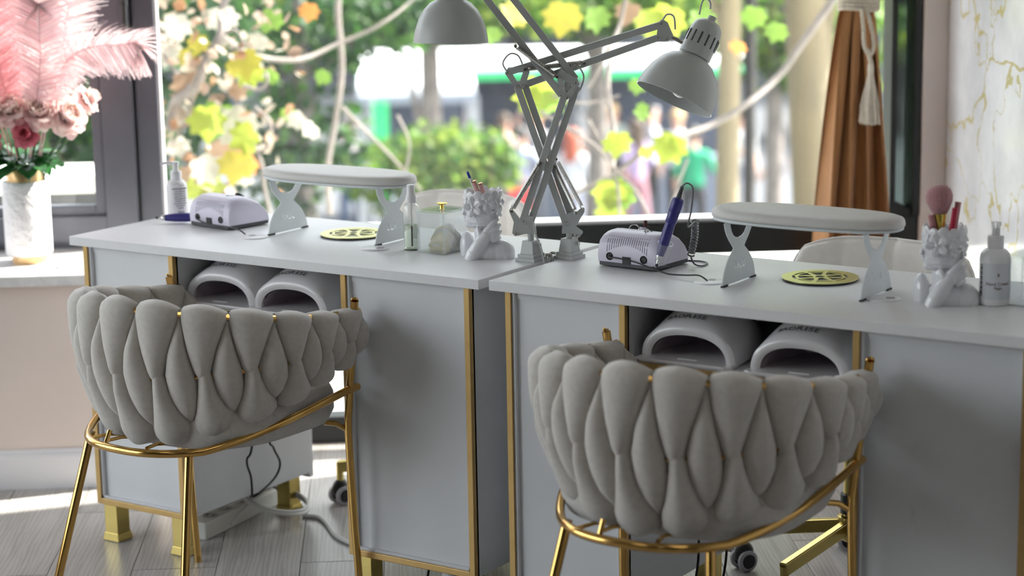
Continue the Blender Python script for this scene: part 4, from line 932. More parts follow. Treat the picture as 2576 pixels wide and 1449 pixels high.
# ------------------------------------------------------------------ curtain with rope tie-back
CUR = mat('caramel_velvet', (.46, .21, .075), .8, sheen=.25, var=.12, scale=9, stretch=(3, 3, .6), bump=.2, bscale=300, bdist=.0006)
cu_t = empty('brown_curtain', W(2.045, .675, 0), PHI); tag(cu_t, 'caramel brown curtain gathered by a cream rope beside the window', 'curtain')
def cw(z):    # half width and centre at height z
    if z > 1.215: q = min(1, (z-1.215)/.8); return .040+.16*q**.8, .01-.02*q
    q = (1.215-z)/1.2; return .040+.058*min(1, q/.47)**.75+.05*max(0, q-.47), -.000-.014*q
def cf2(p, q, side):
    z = .03+q*2.33; h, c = cw(z); a = p*2-1
    ph = a*pi*3.6; amp = .010+.020*min(1, abs(z-1.215)/.5)
    return V((c+a*h+.008*sin(ph*2+z*2), amp*(sin(ph+.6*sin(z*3))+.35*sin(ph*2.3+1))+side*.0012, z))
b = MB(); b.grid(lambda p, q: cf2(p, q, 1), 110, 60); b.build('drape', CUR, cu_t, smooth='all')
ROPE = mat('cream_rope', (.70, .62, .50), .85, var=.12, scale=120, stretch=(1, 1, .5))
tb = empty('rope_tieback', W(2.045, .675, 0), PHI); tag(tb, 'cream cotton rope tie-back with tassel round the brown curtain', 'tie-back')
def twist(pts, r, name, par):
    pts = smoothpath(pts, 10); b_ = MB()
    for k in range(3):
        o_ = []
        for i, p in enumerate(pts):
            t_ = (pts[min(i+1, len(pts)-1)]-pts[max(0, i-1)]).normalized(); x = t_.cross(V((0, 1, .01))).normalized(); y = t_.cross(x); an = i*.75+2*pi*k/3; o_.append(p+(x*cos(an)+y*sin(an))*r*.5)
        b_.tube(o_, r*.58, 6)
    return b_.build(name, ROPE, par, smooth=True)
for i in range(3):
    z = 1.207+.011*i; twist([(.0+.052*cos(a), .0+.046*sin(a), z+.003*sin(a*2)) for a in [2*pi*j/12 for j in range(13)]], .0062, 'rope_wrap', tb)
twist([(-.004, -.052, 1.21), (.0, -.058, 1.16), (.004, -.058, 1.11), (.018, -.06, 1.085), (.030, -.058, 1.11), (.022, -.057, 1.16), (.008, -.052, 1.21)], .0058, 'rope_loop', tb)
twist([(.012, -.060, 1.10), (.018, -.062, 1.075), (.022, -.062, 1.062)], .0062, 'rope_knot', tb)
tm = MB().lathe([(0, 1.062), (.0075, 1.061), (.0085, 1.05), (.0085, 1.038), (.0078, 1.034), (0, 1.033)], 18, c=(.021, -.062, 0)).build('tassel_head', mat('tassel_cream', (.74, .66, .55), .8, var=.06, scale=90), tb, smooth=True)
fr = MB()
for i in range(150):
    a = random.uniform(0, 2*pi); r = sqrt(random.random()); z1 = .900+random.uniform(-.004, .006)
    fr.tube(smoothpath([(.021+.006*r*cos(a), -.062+.006*r*sin(a), 1.036), (.021+.014*r*cos(a), -.062+.012*r*sin(a), 1.0), (.021+.024*r*cos(a)+random.uniform(-.002, .002), -.062+.02*r*sin(a), .95), (.021+.027*r*cos(a)+random.uniform(-.003, .003), -.062+.022*r*sin(a), z1)], 2), .0013, 4)
fo = fr.build('fringe', MATS['tassel_cream'], tb, smooth=True); kind(fo, 'stuff')

# ------------------------------------------------------------------ vase of pink flowers and feathers on the marble sill
ZS = .58
VU, VK = -.207, .632
va = empty('flower_vase', W(VU, VK, ZS), PHI); tag(va, 'white textured vase with gold bands on the marble sill', 'vase')
PLAST = mat('rough_white_plaster', (.80, .77, .78), .7, var=.05, scale=30, bump=1.0, bscale=70, bdist=.006)
GOLDV = mat('soft_gold_band', (.76, .50, .25), .35, .65, var=.05, scale=20)
MB().lathe([(0, .022), (.055, .022), (.061, .026), (.062, .032), (.062, .215), (.058, .221), (0, .221)], 48).build('vase_body', PLAST, va, smooth=True)
MB().lathe([(0, 0), (.045, 0), (.046, .003), (.046, .022), (0, .022)], 40).build('gold_foot', GOLDV, va, smooth=True)
MB().lathe([(.045, .220), (.0485, .221), (.0485, .252), (.046, .256), (.043, .254), (.042, .235), (0, .235)], 40).build('gold_neck', GOLDV, va, smooth=True)
PETAL = leaf_mat('peony_petal', [(.96, .82, .79), (.95, .74, .73), (.97, .86, .77), (.94, .68, .69)], .55); PETALP = leaf_mat('peony_deep', [(.80, .25, .33), (.85, .33, .38), (.78, .22, .30)], .35)
STEM = mat('green_stem', (.06, .16, .04), .5); GLEAF = leaf_mat('glossy_leaf', [(.025, .10, .03), (.04, .15, .045), (.02, .07, .02)], .15, .25)
def petal(mb, c, q, L_, w, cup):
    n, m = 6, 6; vs = []
    for j in range(m):
        v = j/(m-1)
        for i in range(n):
            u = i/(n-1)*2-1; ww = w*sin(pi*(.12+.75*v))**.8; rim = .10*L_*sin(u*5+v*2)*v
            p = V((u*ww, -cup*(v**2)*L_+.35*ww*u*u+rim*.4, L_*v-.12*L_*u*u*v)); vs.append(V(c)+q @ p)
    mb.add(vs, [(j*n+i, j*n+i+1, (j+1)*n+i+1, (j+1)*n+i) for j in range(m-1) for i in range(n-1)])
def peony(p, d, r, label_, deep=False):
    t = empty('peony', W(VU, VK, ZS+.235), PHI); tag(t, label_, 'flower', None); p = V(p); d = V(d).normalized(); Q = V((0, 0, 1)).rotation_difference(d).to_matrix()
    mb = MB()
    for ring, (cnt, tilt, sz) in enumerate(((5, 12, .55), (7, 28, .70), (9, 48, .85), (10, 68, .98), (9, 92, 1.0), (7, 112, .9))):
        for i in range(cnt):
            a = 2*pi*(i+random.random()*.4)/cnt+ring; M = Q @ Matrix.Rotation(a, 3, 'Z') @ Matrix.Rotation(R(tilt+random.uniform(-8, 8)), 3, 'X')
            petal(mb, p-d*(.15*r), M, r*sz*random.uniform(.9, 1.08), r*.45, -.35 if tilt < 60 else .15)
    o = mb.build('petals', PETALP if deep else PETAL, t, smooth='all'); kind(o, 'stuff')
    MB().tube(smoothpath([(p.x*.12, p.y*.12, -.20), (p.x*.3, p.y*.3, .0), (p.x*.8, p.y*.8, p.z*.6), tuple(p-d*r*.4)], 5), .0032, 7).build('stem', STEM, t, smooth=True)
    return t
peony((-.020, -.03, .178), (-.2, -.6, .8), .055, 'pale pink peony, leftmost whole bloom of the vase')
peony((.052, -.035, .170), (.1, -.7, .7), .052, 'pale pink peony in the middle of the vase')
peony((.128, -.03, .158), (.5, -.7, .5), .060, 'large peach pink peony at the right of the vase')
peony((.170, .04, .195), (.8, -.1, .5), .045, 'small pink peony tucked behind the large peach one')
peony((-.095, -.02, .165), (-.7, -.4, .5), .055, 'pink peony at the left edge of the photo')
peony((.018, -.055, .115), (0, -1, .3), .040, 'deep pink peony low in the bunch', True)
peony((-.085, -.045, .098), (-.5, -.8, .1), .040, 'coral red peony low at the left edge', True)
peony((.075, .03, .215), (.2, -.2, 1), .050, 'pale pink peony at the back of the bunch')
# leaves under the blooms
for i in range(24):
    a = 2*pi*i*5/24+.3; el = random.uniform(-.1, .75); L_ = random.uniform(.06, .10)
    t = empty('rose_leaf', W(VU, VK, ZS+.240), PHI); tag(t, 'dark green leaf at the vase neck, below the peonies', 'leaf', 'leaves round the vase neck')
    c, s_ = cos(a), sin(a); b = MB()
    def lf(p, q):
        w = .028*sin(pi*min(1, .06+p*.94))**.8*(q*2-1); z = .018+el*L_*p*1.2-.028*p*p+.010*abs(q*2-1)
        rr_ = .030+L_*p; return V((rr_*c-w*s_, rr_*s_+w*c, z+.01*(i % 3)))
    b.grid(lf, 9, 5); b.build('blade', GLEAF, t, smooth='all')
# ostrich feathers
FEATH = leaf_mat('ostrich_pink', [(.90, .50, .52), (.92, .56, .58), (.88, .45, .48), (.93, .62, .63)], .45, .8)
FEATHL = leaf_mat('ostrich_pale', [(.95, .76, .77), (.96, .82, .82), (.93, .70, .72)], .5, .8)
def feather(base, ctrl, tip, W_, label_, m, droop=.4, nb=240):
    t = empty('ostrich_feather', W(VU, VK, ZS+.235), PHI); tag(t, label_, 'feather')
    P = smoothpath([(base[0]*.2, base[1]*.2, -.18), base, ctrl, tip, V(tip)+(V(tip)-V(ctrl))*.18+V((0, 0, -.02))], 12); N = len(P)
    MB().tube(P, [.0022*(1-.8*i/N) for i in range(N)], 6).build('quill', m, t, smooth=True)
    b = MB(); view = V((0, -1, .1))
    s0 = int(N*.36)
    for i in range(nb):
        f_ = i/nb; x = s0+(N-1-s0)*f_; k = int(x); p = P[k].lerp(P[min(k+1, N-1)], x-k); tg = (P[min(k+1, N-1)]-P[max(0, k-1)]).normalized(); sd = tg.cross(view).normalized()
        wl = W_*(sin(pi*min(1, .12+f_*.80))**.55)*random.uniform(.75, 1.15)
        if f_ > .9: wl *= (1-f_)*6+.4
        for s_ in (-1, 1):
            d0 = (sd*s_*(.85)+tg*.55+view*random.uniform(-.45, .45)).normalized(); pts = [p]; d_ = d0.copy()
            for q in range(5):
                d_ = (d_+tg*.06+V((0, 0, -1))*droop*.26).normalized(); pts.append(pts[-1]+d_*wl/5)
            nrm = d0.cross(tg).normalized(); bw = .0016
            vs = []
            for q, pp in enumerate(pts):
                w_ = bw*(1.0 if q < 4 else .5); off = tg*w_; vs += [pp-off, pp+off]
            b.add(vs, [(2*q, 2*q+1, 2*q+3, 2*q+2) for q in range(5)])
    o = b.build('barbs', m, t); kind(o, 'stuff')
    return t
feather((.02, .0, .10), (.05, .01, .33), (.045, .0, .62), .10, 'tall pale pink ostrich feather in the middle, brightest of the bunch', FEATHL)
feather((-.02, -.01, .10), (-.045, -.02, .32), (-.055, -.03, .60), .085, 'tall deep pink ostrich feather rising above the left peonies', FEATH)
feather((-.05, .02, .10), (-.13, .02, .33), (-.22, .0, .58), .09, 'pink ostrich feather leaning out of the left edge', FEATH)
feather((.05, .0, .10), (.12, .0, .34), (.17, -.01, .60), .10, 'pale pink ostrich feather leaning right behind the window stile', FEATHL)
feather((.06, -.02, .10), (.14, -.03, .31), (.30, -.04, .345), .095, 'pale pink ostrich feather drooping right over the window frame', FEATHL, .75)
feather((.0, .03, .10), (-.01, .05, .36), (-.02, .05, .66), .10, 'pink ostrich feather standing at the back of the vase', FEATH)
feather((.03, -.03, .10), (.065, -.05, .28), (.075, -.07, .44), .085, 'short pale pink ostrich feather in front of the bunch', FEATHL)
feather((-.03, -.03, .10), (-.085, -.05, .27), (-.125, -.07, .40), .08, 'short pink ostrich feather at the front left', FEATH)
wb = MB().box((0, 0, .008), (.044, .03, .016)).build('small_white_box', PLW, None, bevel=.002, loc=W(-.092, .535, ZS), rz=PHI+.1); tag(wb, 'small white box on the marble sill beside the vase', 'box')
MB().box((0, -.0002, .0162), (.03, .018, .0004)).build('lid_print', mat('pale_grey_print', (.6, .62, .66), .5), wb)
pn = MB().box((0, 0, .0012), (.075, .05, .0024)).build('leaflet', mat('leaflet_paper', (.75, .78, .72), .5, col2=(.42, .55, .62), var=.1, scale=45), None, loc=W(-.045, .640, ZS), rz=PHI+.4); tag(pn, 'printed paper leaflet lying on the marble sill', 'leaflet')

# ================================================================== outside
ZG = -3.2                                     # street level; the salon is one floor up
GRND = mat('street_paving', (0.085, 0.092, 0.105), .8, var=.25, scale=1.2, col2=(0.072, 0.076, 0.084))
st = bx(-60, 60, 3.9, 120, ZG-.3, ZG).build('street', GRND, rz=PHI); kind(st)
TERR = mat('pale_terrace', (.66, .67, .62), .7, var=.06, scale=3)
te = bx(-8, 8, .90, 3.9, -.30, -.03).build('terrace', TERR, rz=PHI); kind(te)
tw_ = bx(-8, 8, 3.6, 3.9, ZG, -.3).build('terrace_wall', TERR, rz=PHI); kind(tw_)
BARKP = mat('pale_plane_bark', (0.215, 0.172, 0.100), .85, var=.2, scale=4, stretch=(1, 1, .4), col2=(0.15, 0.125, 0.08)); BARKG = mat('grey_bark', (0.216, 0.186, 0.168), .85, var=.2, scale=10); BARKD = mat('dark_bark', (0.030, 0.027, 0.025), .85, var=.2, scale=10)
LG = leaf_mat('leaf_bright', [(0.110, 0.210, 0.025), (0.170, 0.260, 0.035), (0.070, 0.160, 0.025), (0.225, 0.290, 0.050), (0.050, 0.120, 0.025)], .55)
LD = leaf_mat('leaf_deep', [(0.025, 0.080, 0.020), (0.045, 0.125, 0.025), (0.020, 0.055, 0.020), (0.080, 0.180, 0.035), (0.035, 0.100, 0.030)], .45)
LY = leaf_mat('leaf_autumn', [(0.310, 0.300, 0.035), (0.275, 0.150, 0.030), (0.200, 0.260, 0.040), (0.360, 0.250, 0.050), (0.225, 0.100, 0.045), (0.250, 0.300, 0.060), (0.310, 0.225, 0.150)], .55)
LDRY = leaf_mat('leaf_dry', [(0.275, 0.210, 0.160), (0.200, 0.130, 0.090), (0.310, 0.260, 0.200), (0.225, 0.110, 0.050), (0.350, 0.310, 0.260)], .4)
def out_at(x, y, k):
    """(u, z) on the plane k seen at picture point (x, y) - used only to plan where things stand"""
    d = cf+cr*((x-1288)/5135.6)-cu*((y-724.5)/5135.6); o = V((3.51395, -3.40754, 1.53474)); s = (k-o.dot(KX))/d.dot(KX); p = o+d*s
    return p.dot(UX), p.z
def leaves(mb, c, rad, n, size, flat=1.0, rnd=random):
    for _ in range(n):
        while True:
            p = V((rnd.uniform(-1, 1), rnd.uniform(-1, 1), rnd.uniform(-1, 1)))
            if .15 < p.length < 1: break
        p = V((p.x*rad[0], p.y*rad[1], p.z*rad[2]))+V(c); L_ = size*rnd.uniform(.6, 1.25)
        q = Quaternion((rnd.gauss(0, 1), rnd.gauss(0, 1), rnd.gauss(0, 1), rnd.gauss(0, 1))).normalized().to_matrix(); w = L_*.42
        vs = [q @ V(v_) for v_ in ((0, 0, 0), (w, L_*.35, .08*L_), (w*.75, L_*.75, .05*L_), (0, L_, 0), (-w*.75, L_*.75, .05*L_), (-w, L_*.35, .08*L_), (0, L_*.45, -.06*L_))]
        mb.add([p+v_ for v_ in vs], [(0, 1, 6), (1, 2, 6), (2, 3, 6), (3, 4, 6), (4, 5, 6), (5, 0, 6)])
def tree(name, label_, u, k, h, r, bark, lm, blobs, size, lean=(0, 0), group=None, cat='tree', base=ZG, branches=5):
    t = empty(name, W(u, k, base), PHI); tag(t, label_, cat, group)
    pts = smoothpath([(0, 0, 0), (lean[0]*.3, lean[1]*.3, h*.35), (lean[0]*.7, lean[1]*.7, h*.7), (lean[0], lean[1], h)], 5); n = len(pts)
    MB().tube(pts, [r*(1.15-.55*i/n) for i in range(n)], 14).build('trunk', bark, t, smooth=True)
    for i in range(branches):
        f_ = .45+.5*i/max(1, branches); p = pts[int(f_*(n-1))]; bl = blobs[i % len(blobs)] if blobs else ((1, 0, h), )
        e = V(bl[0])-V((0, 0, 0)); mid = p.lerp(e, .5)+V((random.uniform(-.2, .2), 0, .2))
        MB().tube(smoothpath([p, mid, e], 5), [r*.45*(1-.75*q/10) for q in range(11)], 8).build('branch', bark, t, smooth=True)
    if blobs:
        b_ = MB()
        for c, rad, cnt in blobs: leaves(b_, c, rad, cnt, size)
        kind(b_.build('foliage', lm, t), 'stuff')
    return t
# two pale plane trees and a dark post on the right
u, _ = out_at(1828, 300, 5.5)
tree('plane_tree', 'plane tree with straight pale trunk, left of the brown curtain', u-.03, 5.5, 7.0, .064, BARKP, LG, [((.3, .2, 5.6), (1.3, 1.2, .9), 900), ((-.9, .6, 5.4), (1.0, .9, .8), 600), ((.9, 1.0, 4.9), (.8, .8, .5), 300)], .16, (.10, .1))
u, _ = out_at(2062, 100, 5.8)
tree('plane_tree', 'plane tree with leaning pale trunk, right behind the brown curtain', u+.12, 5.8, 7.2, .125, BARKP, LG, [((.2, .4, 5.7), (1.4, 1.2, 1.0), 900), ((1.2, .3, 5.2), (1.0, .9, .8), 500)], .16, (-.34, .1))
u, _ = out_at(1885, 350, 8.0)
po = empty('lamp_post', W(u, 8.0, ZG), PHI); tag(po, 'thin dark post standing beyond the straight plane tree', 'post'); MB().lathe([(0, 0), (.09, 0), (.09, .3), (.042, .4), (.036, 5.2), (0, 5.2)], 14).build('pole', BARKD, po, smooth=True); MB().lathe([(0, 5.2), (.10, 5.25), (.13, 5.45), (.02, 5.6), (0, 5.62)], 14).build('lantern', BARKD, po, smooth=True)
# the branch with dry and turning leaves close to the window, at the left
def leafblade(mb, p, q, s_, seed):
    rr_ = random.Random(seed); out = []
    lob = [(0, 0), (.16, -.06), (.40, .0), (.41, .17), (.64, .32), (.47, .46), (.50, .70), (.26, .68), (.03, 1.0)]
    pts = lob+[(-x, y) for x, y in reversed(lob[1:-1])]; c = V((0, .38, -.05))
    vs = [q @ (c*s_)+V(p)]+[q @ (V((x, y, .10*abs(x)+.06*rr_.uniform(-1, 1)))*s_)+V(p) for x, y in pts]; n = len(pts)
    mb.add(vs, [(0, i+1, (i+1) % n+1) for i in range(n)])
def branch_thing(label_, paths, twigs, lv, k, dry=None, name='tree_branch'):
    t = empty(name, W(0, k, 0), PHI); tag(t, label_, 'branch')
    for pts, r0, r1, m in paths:
        P3 = [(out_at(x, y, k+dk)[0], dk, out_at(x, y, k+dk)[1]) for x, y, dk in pts]; P3 = smoothpath(P3, 6); n = len(P3)
        MB().tube(P3, [r0+(r1-r0)*i/(n-1) for i in range(n)], 8).build('limb', m, t, smooth=True)
    for x, y, dk, sz, rot, m in lv:
        u_, z_ = out_at(x, y, k+dk); b_ = MB(); q = Matrix.Rotation(random.uniform(-.5, .5), 3, 'Z') @ Matrix.Rotation(R(90)+random.uniform(-.5, .5), 3, 'X') @ Matrix.Rotation(rot, 3, 'Z')
        leafblade(b_, (u_, dk, z_), q, sz, int(x+y)); b_.build('leaf', m, t, smooth='all')
    if dry:
        b_ = MB()
        for (x, y, rx_, ry_, cnt, sz) in dry:
            u_, z_ = out_at(x, y, k); leaves(b_, (u_, random.uniform(-.1, .3), z_), (rx_, .35, ry_), cnt, sz)
        kind(b_.build('small_leaves', LDRY, t), 'stuff')
    return t
YG = leaf_mat('leaf_yellow_green', [(0.210, 0.290, 0.030), (0.275, 0.330, 0.040)], .6); YO = leaf_mat('leaf_yellow_orange', [(0.375, 0.275, 0.030), (0.350, 0.310, 0.040)], .6); GR = leaf_mat('leaf_fresh_green', [(0.100, 0.220, 0.030), (0.150, 0.260, 0.040)], .6); BRN = leaf_mat('leaf_brown', [(0.210, 0.120, 0.070), (0.250, 0.160, 0.100)], .4); ORG = leaf_mat('leaf_orange', [(0.360, 0.110, 0.025), (0.375, 0.160, 0.040)], .5); PALE = leaf_mat('leaf_pale', [(0.360, 0.330, 0.275), (0.400, 0.380, 0.320)], .5)
L1 = [(610, 130, .0, .105, 3.3, YO), (640, 160, .05, .10, 2.6, YG), (585, 150, .1, .09, 3.9, YO), (500, 90, .1, .07, 3, YO), (480, 130, .05, .06, 2.5, YO), (465, 185, .1, .11, 3.4, BRN), (520, 270, .0, .13, 3.2, YG), (560, 265, .1, .14, 2.8, GR), (625, 290, .05, .14, 2.4, PALE), (640, 330, .0, .11, 2.2, YG), (560, 350, .1, .11, 3.4, BRN), (600, 385, .0, .12, 3.0, YO), (640, 400, .05, .09, 2.0, ORG), (500, 400, .0, .11, 3.6, PALE), (515, 440, .05, .13, 3.1, YG), (470, 420, .1, .09, 3.3, BRN), (620, 425, .1, .08, 2.4, PALE), (690, 30, .2, .09, 2.8, GR), (555, 20, .2, .11, 3.2, PALE), (760, 290, .25, .07, 2.2, PALE), (790, 315, .25, .07, 2.3, PALE), (735, 275, .25, .06, 2.6, GR), (780, 10, .3, .07, 3, ORG), (440, 40, .1, .10, 3.2, PALE), (430, 110, .2, .09, 2.8, PALE), (660, 90, .2, .07, 2.5, PALE), (450, 270, .1, .08, 3, PALE), (600, 210, .2, .07, 3.2, BRN), (690, 180, .3, .06, 2.4, GR), (545, 470, .1, .08, 3, BRN), (440, 350, .15, .08, 3.5, PALE), (700, 420, .2, .06, 3, PALE), (820, 180, .5, .06, 2.6, GR)]
branch_thing('tangled branch with turning yellow leaves close outside the window, left part', [
    ([(430, 330, .1), (440, 260, .1), (490, 220, .0), (520, 150, .0), (555, 90, .0), (560, 20, .05), (600, -60, .1)], .020, .012, BARKG), ([(555, 90, 0), (590, 75, 0), (615, 110, 0)], .008, .004, BARKG),
    ([(490, 220, 0), (470, 300, .1), (420, 380, .1)], .008, .004, BARKG), ([(610, 215, 0), (650, 225, 0), (672, 205, 0), (668, 180, 0)], .007, .005, BARKG), ([(640, 270, .1), (680, 310, .1), (672, 370, .1), (650, 380, .1)], .007, .004, BARKG),
    ([(640, 365, .1), (660, 420, .1), (665, 470, .1), (680, 540, .1)], .008, .006, BARKG), ([(555, 90, 0), (640, 140, .3), (750, 150, .4), (850, 110, .5), (960, 60, .5), (1060, -20, .6), (1120, -90, .6)], .012, .003, BARKG), ([(865, -90, .6), (850, 20, .6), (860, 170, .6), (845, 300, .6), (825, 420, .6), (830, 540, .6)], .012, .010, BARKG),
    ([(410, 140, .2), (470, 215, .1), (500, 225, 0)], .006, .009, BARKG), ([(860, 270, .6), (920, 330, .6), (990, 400, .6), (1060, 480, .6)], .008, .004, BARKG), ([(1000, 290, .6), (1030, 360, .6), (1020, 430, .6)], .005, .004, BARKG)],
    None, L1, 2.2, dry=[(470, 60, .22, .20, 45, .05), (600, 60, .25, .2, 36, .05), (450, 200, .15, .2, 28, .05), (560, 330, .25, .2, 42, .05), (620, 190, .2, .15, 22, .045), (520, 460, .25, .12, 28, .05), (440, 330, .12, .15, 18, .045)])
L2 = [(1555, 335, 0, .10, 3.2, YG), (1700, 345, 0, .115, 2.7, YG), (1680, 350, .02, .10, 3.6, YG), (1535, 455, 0, .12, 3.2, YG), (1575, 460, .03, .12, 2.7, GR), (1530, 500, .02, .11, 3.3, YG), (1345, 210, .1, .15, 3.3, YG), (1375, 215, .12, .14, 2.9, GR), (1320, 205, .1, .10, 3.8, YG), (1860, 105, .1, .06, 2.8, ORG), (1605, 200, .2, .06, 3, GR), (1630, 280, .1, .06, 1.6, GR), (1420, 10, .3, .13, 3, YO), (1300, 15, .2, .10, 2.6, YO), (1500, 20, .3, .10, 3.2, GR), (1590, 10, .3, .09, 2.8, BRN), (1640, 30, .2, .12, 3.0, YG), (1690, 20, .2, .13, 2.7, YG), (1760, 25, .3, .10, 3.3, GR), (1625, 370, .05, .05, 3.2, YO), (1240, 70, .3, .07, 3, GR), (1560, 490, .1, .05, 3, BRN), (1900, 20, .4, .09, 3, GR), (1960, 60, .4, .08, 2.8, GR)]
branch_thing('bare twiggy branch with bright green leaves outside the window, behind the lamps', [
    ([(2110, -20, .3), (2060, 50, .3), (2010, 120, .3), (1960, 190, .3), (1880, 260, .2), (1800, 310, .2), (1720, 340, .15), (1640, 370, .1), (1540, 440, .1), (1460, 480, .1), (1400, 520, .1)], .016, .006, BARKG), ([(1360, 280, .1), (1440, 330, .1), (1500, 370, .05), (1550, 430, 0), (1600, 480, 0), (1640, 560, .1)], .007, .005, BARKG),
    ([(1390, 240, .1), (1470, 260, .1), (1560, 240, .1)], .005, .003, BARKG), ([(1480, 220, .1), (1530, 130, .1), (1560, 60, .2), (1580, -40, .2)], .007, .008, BARKG), ([(1540, 440, 0), (1545, 330, .1), (1530, 220, .2), (1540, 100, .3)], .009, .007, BARKG), ([(1480, 300, .1), (1510, 360, .1), (1550, 450, .0), (1560, 560, 0)], .006, .006, BARKG), ([(1730, 400, .1), (1700, 480, .1), (1680, 560, .1)], .005, .004, BARKG)],
    None, L2, 2.3)
# greenery further off
def blob_px(x, y, k, rx, rz_, n, u0, zb=ZG, ry=None):
    u, z = out_at(x, y, k); return ((u-u0, 0, z-zb), (rx, ry or rx*.8, rz_), n)
u0, _ = out_at(1130, 400, 9)
tree('leafy_shrub', 'round leafy green shrub in the street behind the left desk', u0, 9, 2.2, .06, BARKG, LG, [blob_px(1130, 400, 9, .45, .24, 600, u0), blob_px(960, 430, 9, .38, .22, 320, u0), blob_px(1225, 415, 9, .25, .22, 220, u0), blob_px(1050, 450, 9, .5, .3, 400, u0)], .075, cat='shrub', branches=3)
u0, _ = out_at(760, 330, 7)
tree('leafy_tree', 'loose green tree seen between the wrist rest and the tangled branch', u0, 7, 4.6, .06, BARKG, LD, [blob_px(760, 330, 7, .42, .30, 260, u0), blob_px(860, 70, 7, .5, .22, 260, u0), blob_px(1000, 30, 7, .45, .18, 200, u0), blob_px(690, 60, 7, .5, .5, 300, u0), blob_px(720, 440, 7, .35, .25, 200, u0)], .085, branches=5)
u0, _ = out_at(1080, 100, 12)
tree('leafy_tree', 'bright green tree crown behind the hanging lamp shade', u0, 12, 5.0, .10, BARKG, LG, [blob_px(960, 20, 12, .9, .26, 420, u0), blob_px(1140, 0, 12, .9, .26, 420, u0), blob_px(1260, 20, 12, .7, .24, 300, u0), blob_px(1060, -120, 12, 1.4, .4, 700, u0)], .11, branches=4)
u0, _ = out_at(1500, 40, 13)
tree('leafy_tree', 'green tree crown above the crossing lamp arms', u0, 13, 5.2, .10, BARKG, LG, [blob_px(1420, 10, 13, .9, .26, 420, u0), blob_px(1560, 10, 13, .8, .24, 380, u0), blob_px(1680, -10, 13, .8, .28, 380, u0), blob_px(1500, -120, 13, 1.5, .4, 700, u0)], .11, branches=4)
u0, _ = out_at(1950, 60, 11)
tree('leafy_tree', 'green tree crown between the two plane tree trunks', u0, 11, 5.0, .08, BARKG, LG, [blob_px(1930, 40, 11, .7, .4, 600, u0), blob_px(2080, 60, 11, .8, .6, 600, u0), blob_px(1980, 170, 11, .4, .2, 180, u0)], .10, branches=3)
u0, _ = out_at(300, 200, 6)
tree('leafy_tree', 'dark green tree behind the window with the pink flowers', u0, 6, 5.0, .10, BARKG, LD, [blob_px(120, 150, 6, .8, .8, 500, u0), blob_px(240, 380, 6, .5, .3, 250, u0), blob_px(-150, 300, 6, .9, .7, 400, u0), blob_px(420, 120, 6, .5, .6, 300, u0)], .11, branches=4)
for i, (x, y, lab_) in enumerate(((700, 300, 'far dark tree left of the green canopy'), (1750, 150, 'far dark tree right of the green canopy'), (2250, 100, 'far dark tree behind the column'), (200, 100, 'far dark tree at the left edge'), (1300, 120, 'far dark tree behind the green canopy'))):
    u0, z0 = out_at(x, y, 34); tree('street_tree', lab_, u0, 34, 5.5, .2, BARKD, LD, [((0, 0, 4.3), (3.2, 1.8, 1.9), 900), ((1.5, 0, 3.2), (2.2, 1.5, 1.2), 450), ((-1.8, 0, 3.0), (2.0, 1.5, 1.2), 450)], .28, branches=2)
hd = empty('clipped_hedge', W(out_at(2050, 500, 15)[0], 15, ZG), PHI); tag(hd, 'low clipped hedge in the street behind the brown curtain', 'hedge')
b_ = MB(); leaves(b_, (0, 0, .55), (1.9, .5, .6), 1300, .10); kind(b_.build('hedge_leaves', LD, hd), 'stuff'); MB().tube([(0, 0, 0), (0, 0, .6)], .05, 8).build('stem', BARKD, hd)
# building across the street
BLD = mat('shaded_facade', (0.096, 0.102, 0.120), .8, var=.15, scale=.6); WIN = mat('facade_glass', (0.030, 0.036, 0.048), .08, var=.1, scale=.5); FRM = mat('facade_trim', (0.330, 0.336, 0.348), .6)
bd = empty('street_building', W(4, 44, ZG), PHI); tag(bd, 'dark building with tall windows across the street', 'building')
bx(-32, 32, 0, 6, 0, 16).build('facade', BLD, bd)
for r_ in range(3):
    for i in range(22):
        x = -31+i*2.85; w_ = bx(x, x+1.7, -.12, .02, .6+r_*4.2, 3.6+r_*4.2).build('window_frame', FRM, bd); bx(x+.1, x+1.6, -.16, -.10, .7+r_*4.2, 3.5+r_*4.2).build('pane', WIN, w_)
# green and white canopy (kiosk roofs) across the pavement
def kiosk(u0, u1, k, zt, label_, stripe):
    t = empty('market_kiosk', W((u0+u1)/2, k, ZG), PHI); tag(t, label_, 'kiosk'); w_ = (u1-u0)/2; h = zt-ZG
    MB().prism([(-1.1, h-.24), (-1.1, h-.14), (0, h), (1.1, h-.14), (1.1, h-.24)], -w_, w_, lambda y, z, x: V((x, y, z))).build('roof', mat('white_canvas', (.82, .83, .84), .7, var=.02), t)
    bx(-w_-.02, w_+.02, -1.14, -1.10, h-.35, h-.235).build('valance', stripe, t)
    for sx in (-1, 1):
        for sy in (-1, 1): bx(sx*w_-.05, sx*w_+.05, sy*1.0-.05, sy*1.0+.05, 0, h-.3).build('post', FRM, t)
    bx(-w_+.1, w_-.1, .7, .8, .4, h-.5).build('back_wall', mat('kiosk_dark', (.05, .06, .09), .5, var=.1, scale=1), t)
    bx(-w_+.2, w_-.2, -.7, -.3, 0, .9).build('counter', mat('kiosk_counter', (.20, .23, .30), .6, var=.1), t)
    return t
GRN = mat('green_canvas', (.03, .50, .16), .7, var=.05)
ua, za = out_at(905, 150, 25); ub, zb = out_at(1460, 150, 25)
kiosk(ua, ub, 25, za+.12, 'market kiosk with white roof and green valance, behind the bust with pens', GRN)
uc, _ = out_at(1492, 150, 25); ud, _ = out_at(1850, 150, 25)
kiosk(uc, ud, 25, za+.10, 'market kiosk with white roof and green valance, behind the tilted lamp shade', GRN)
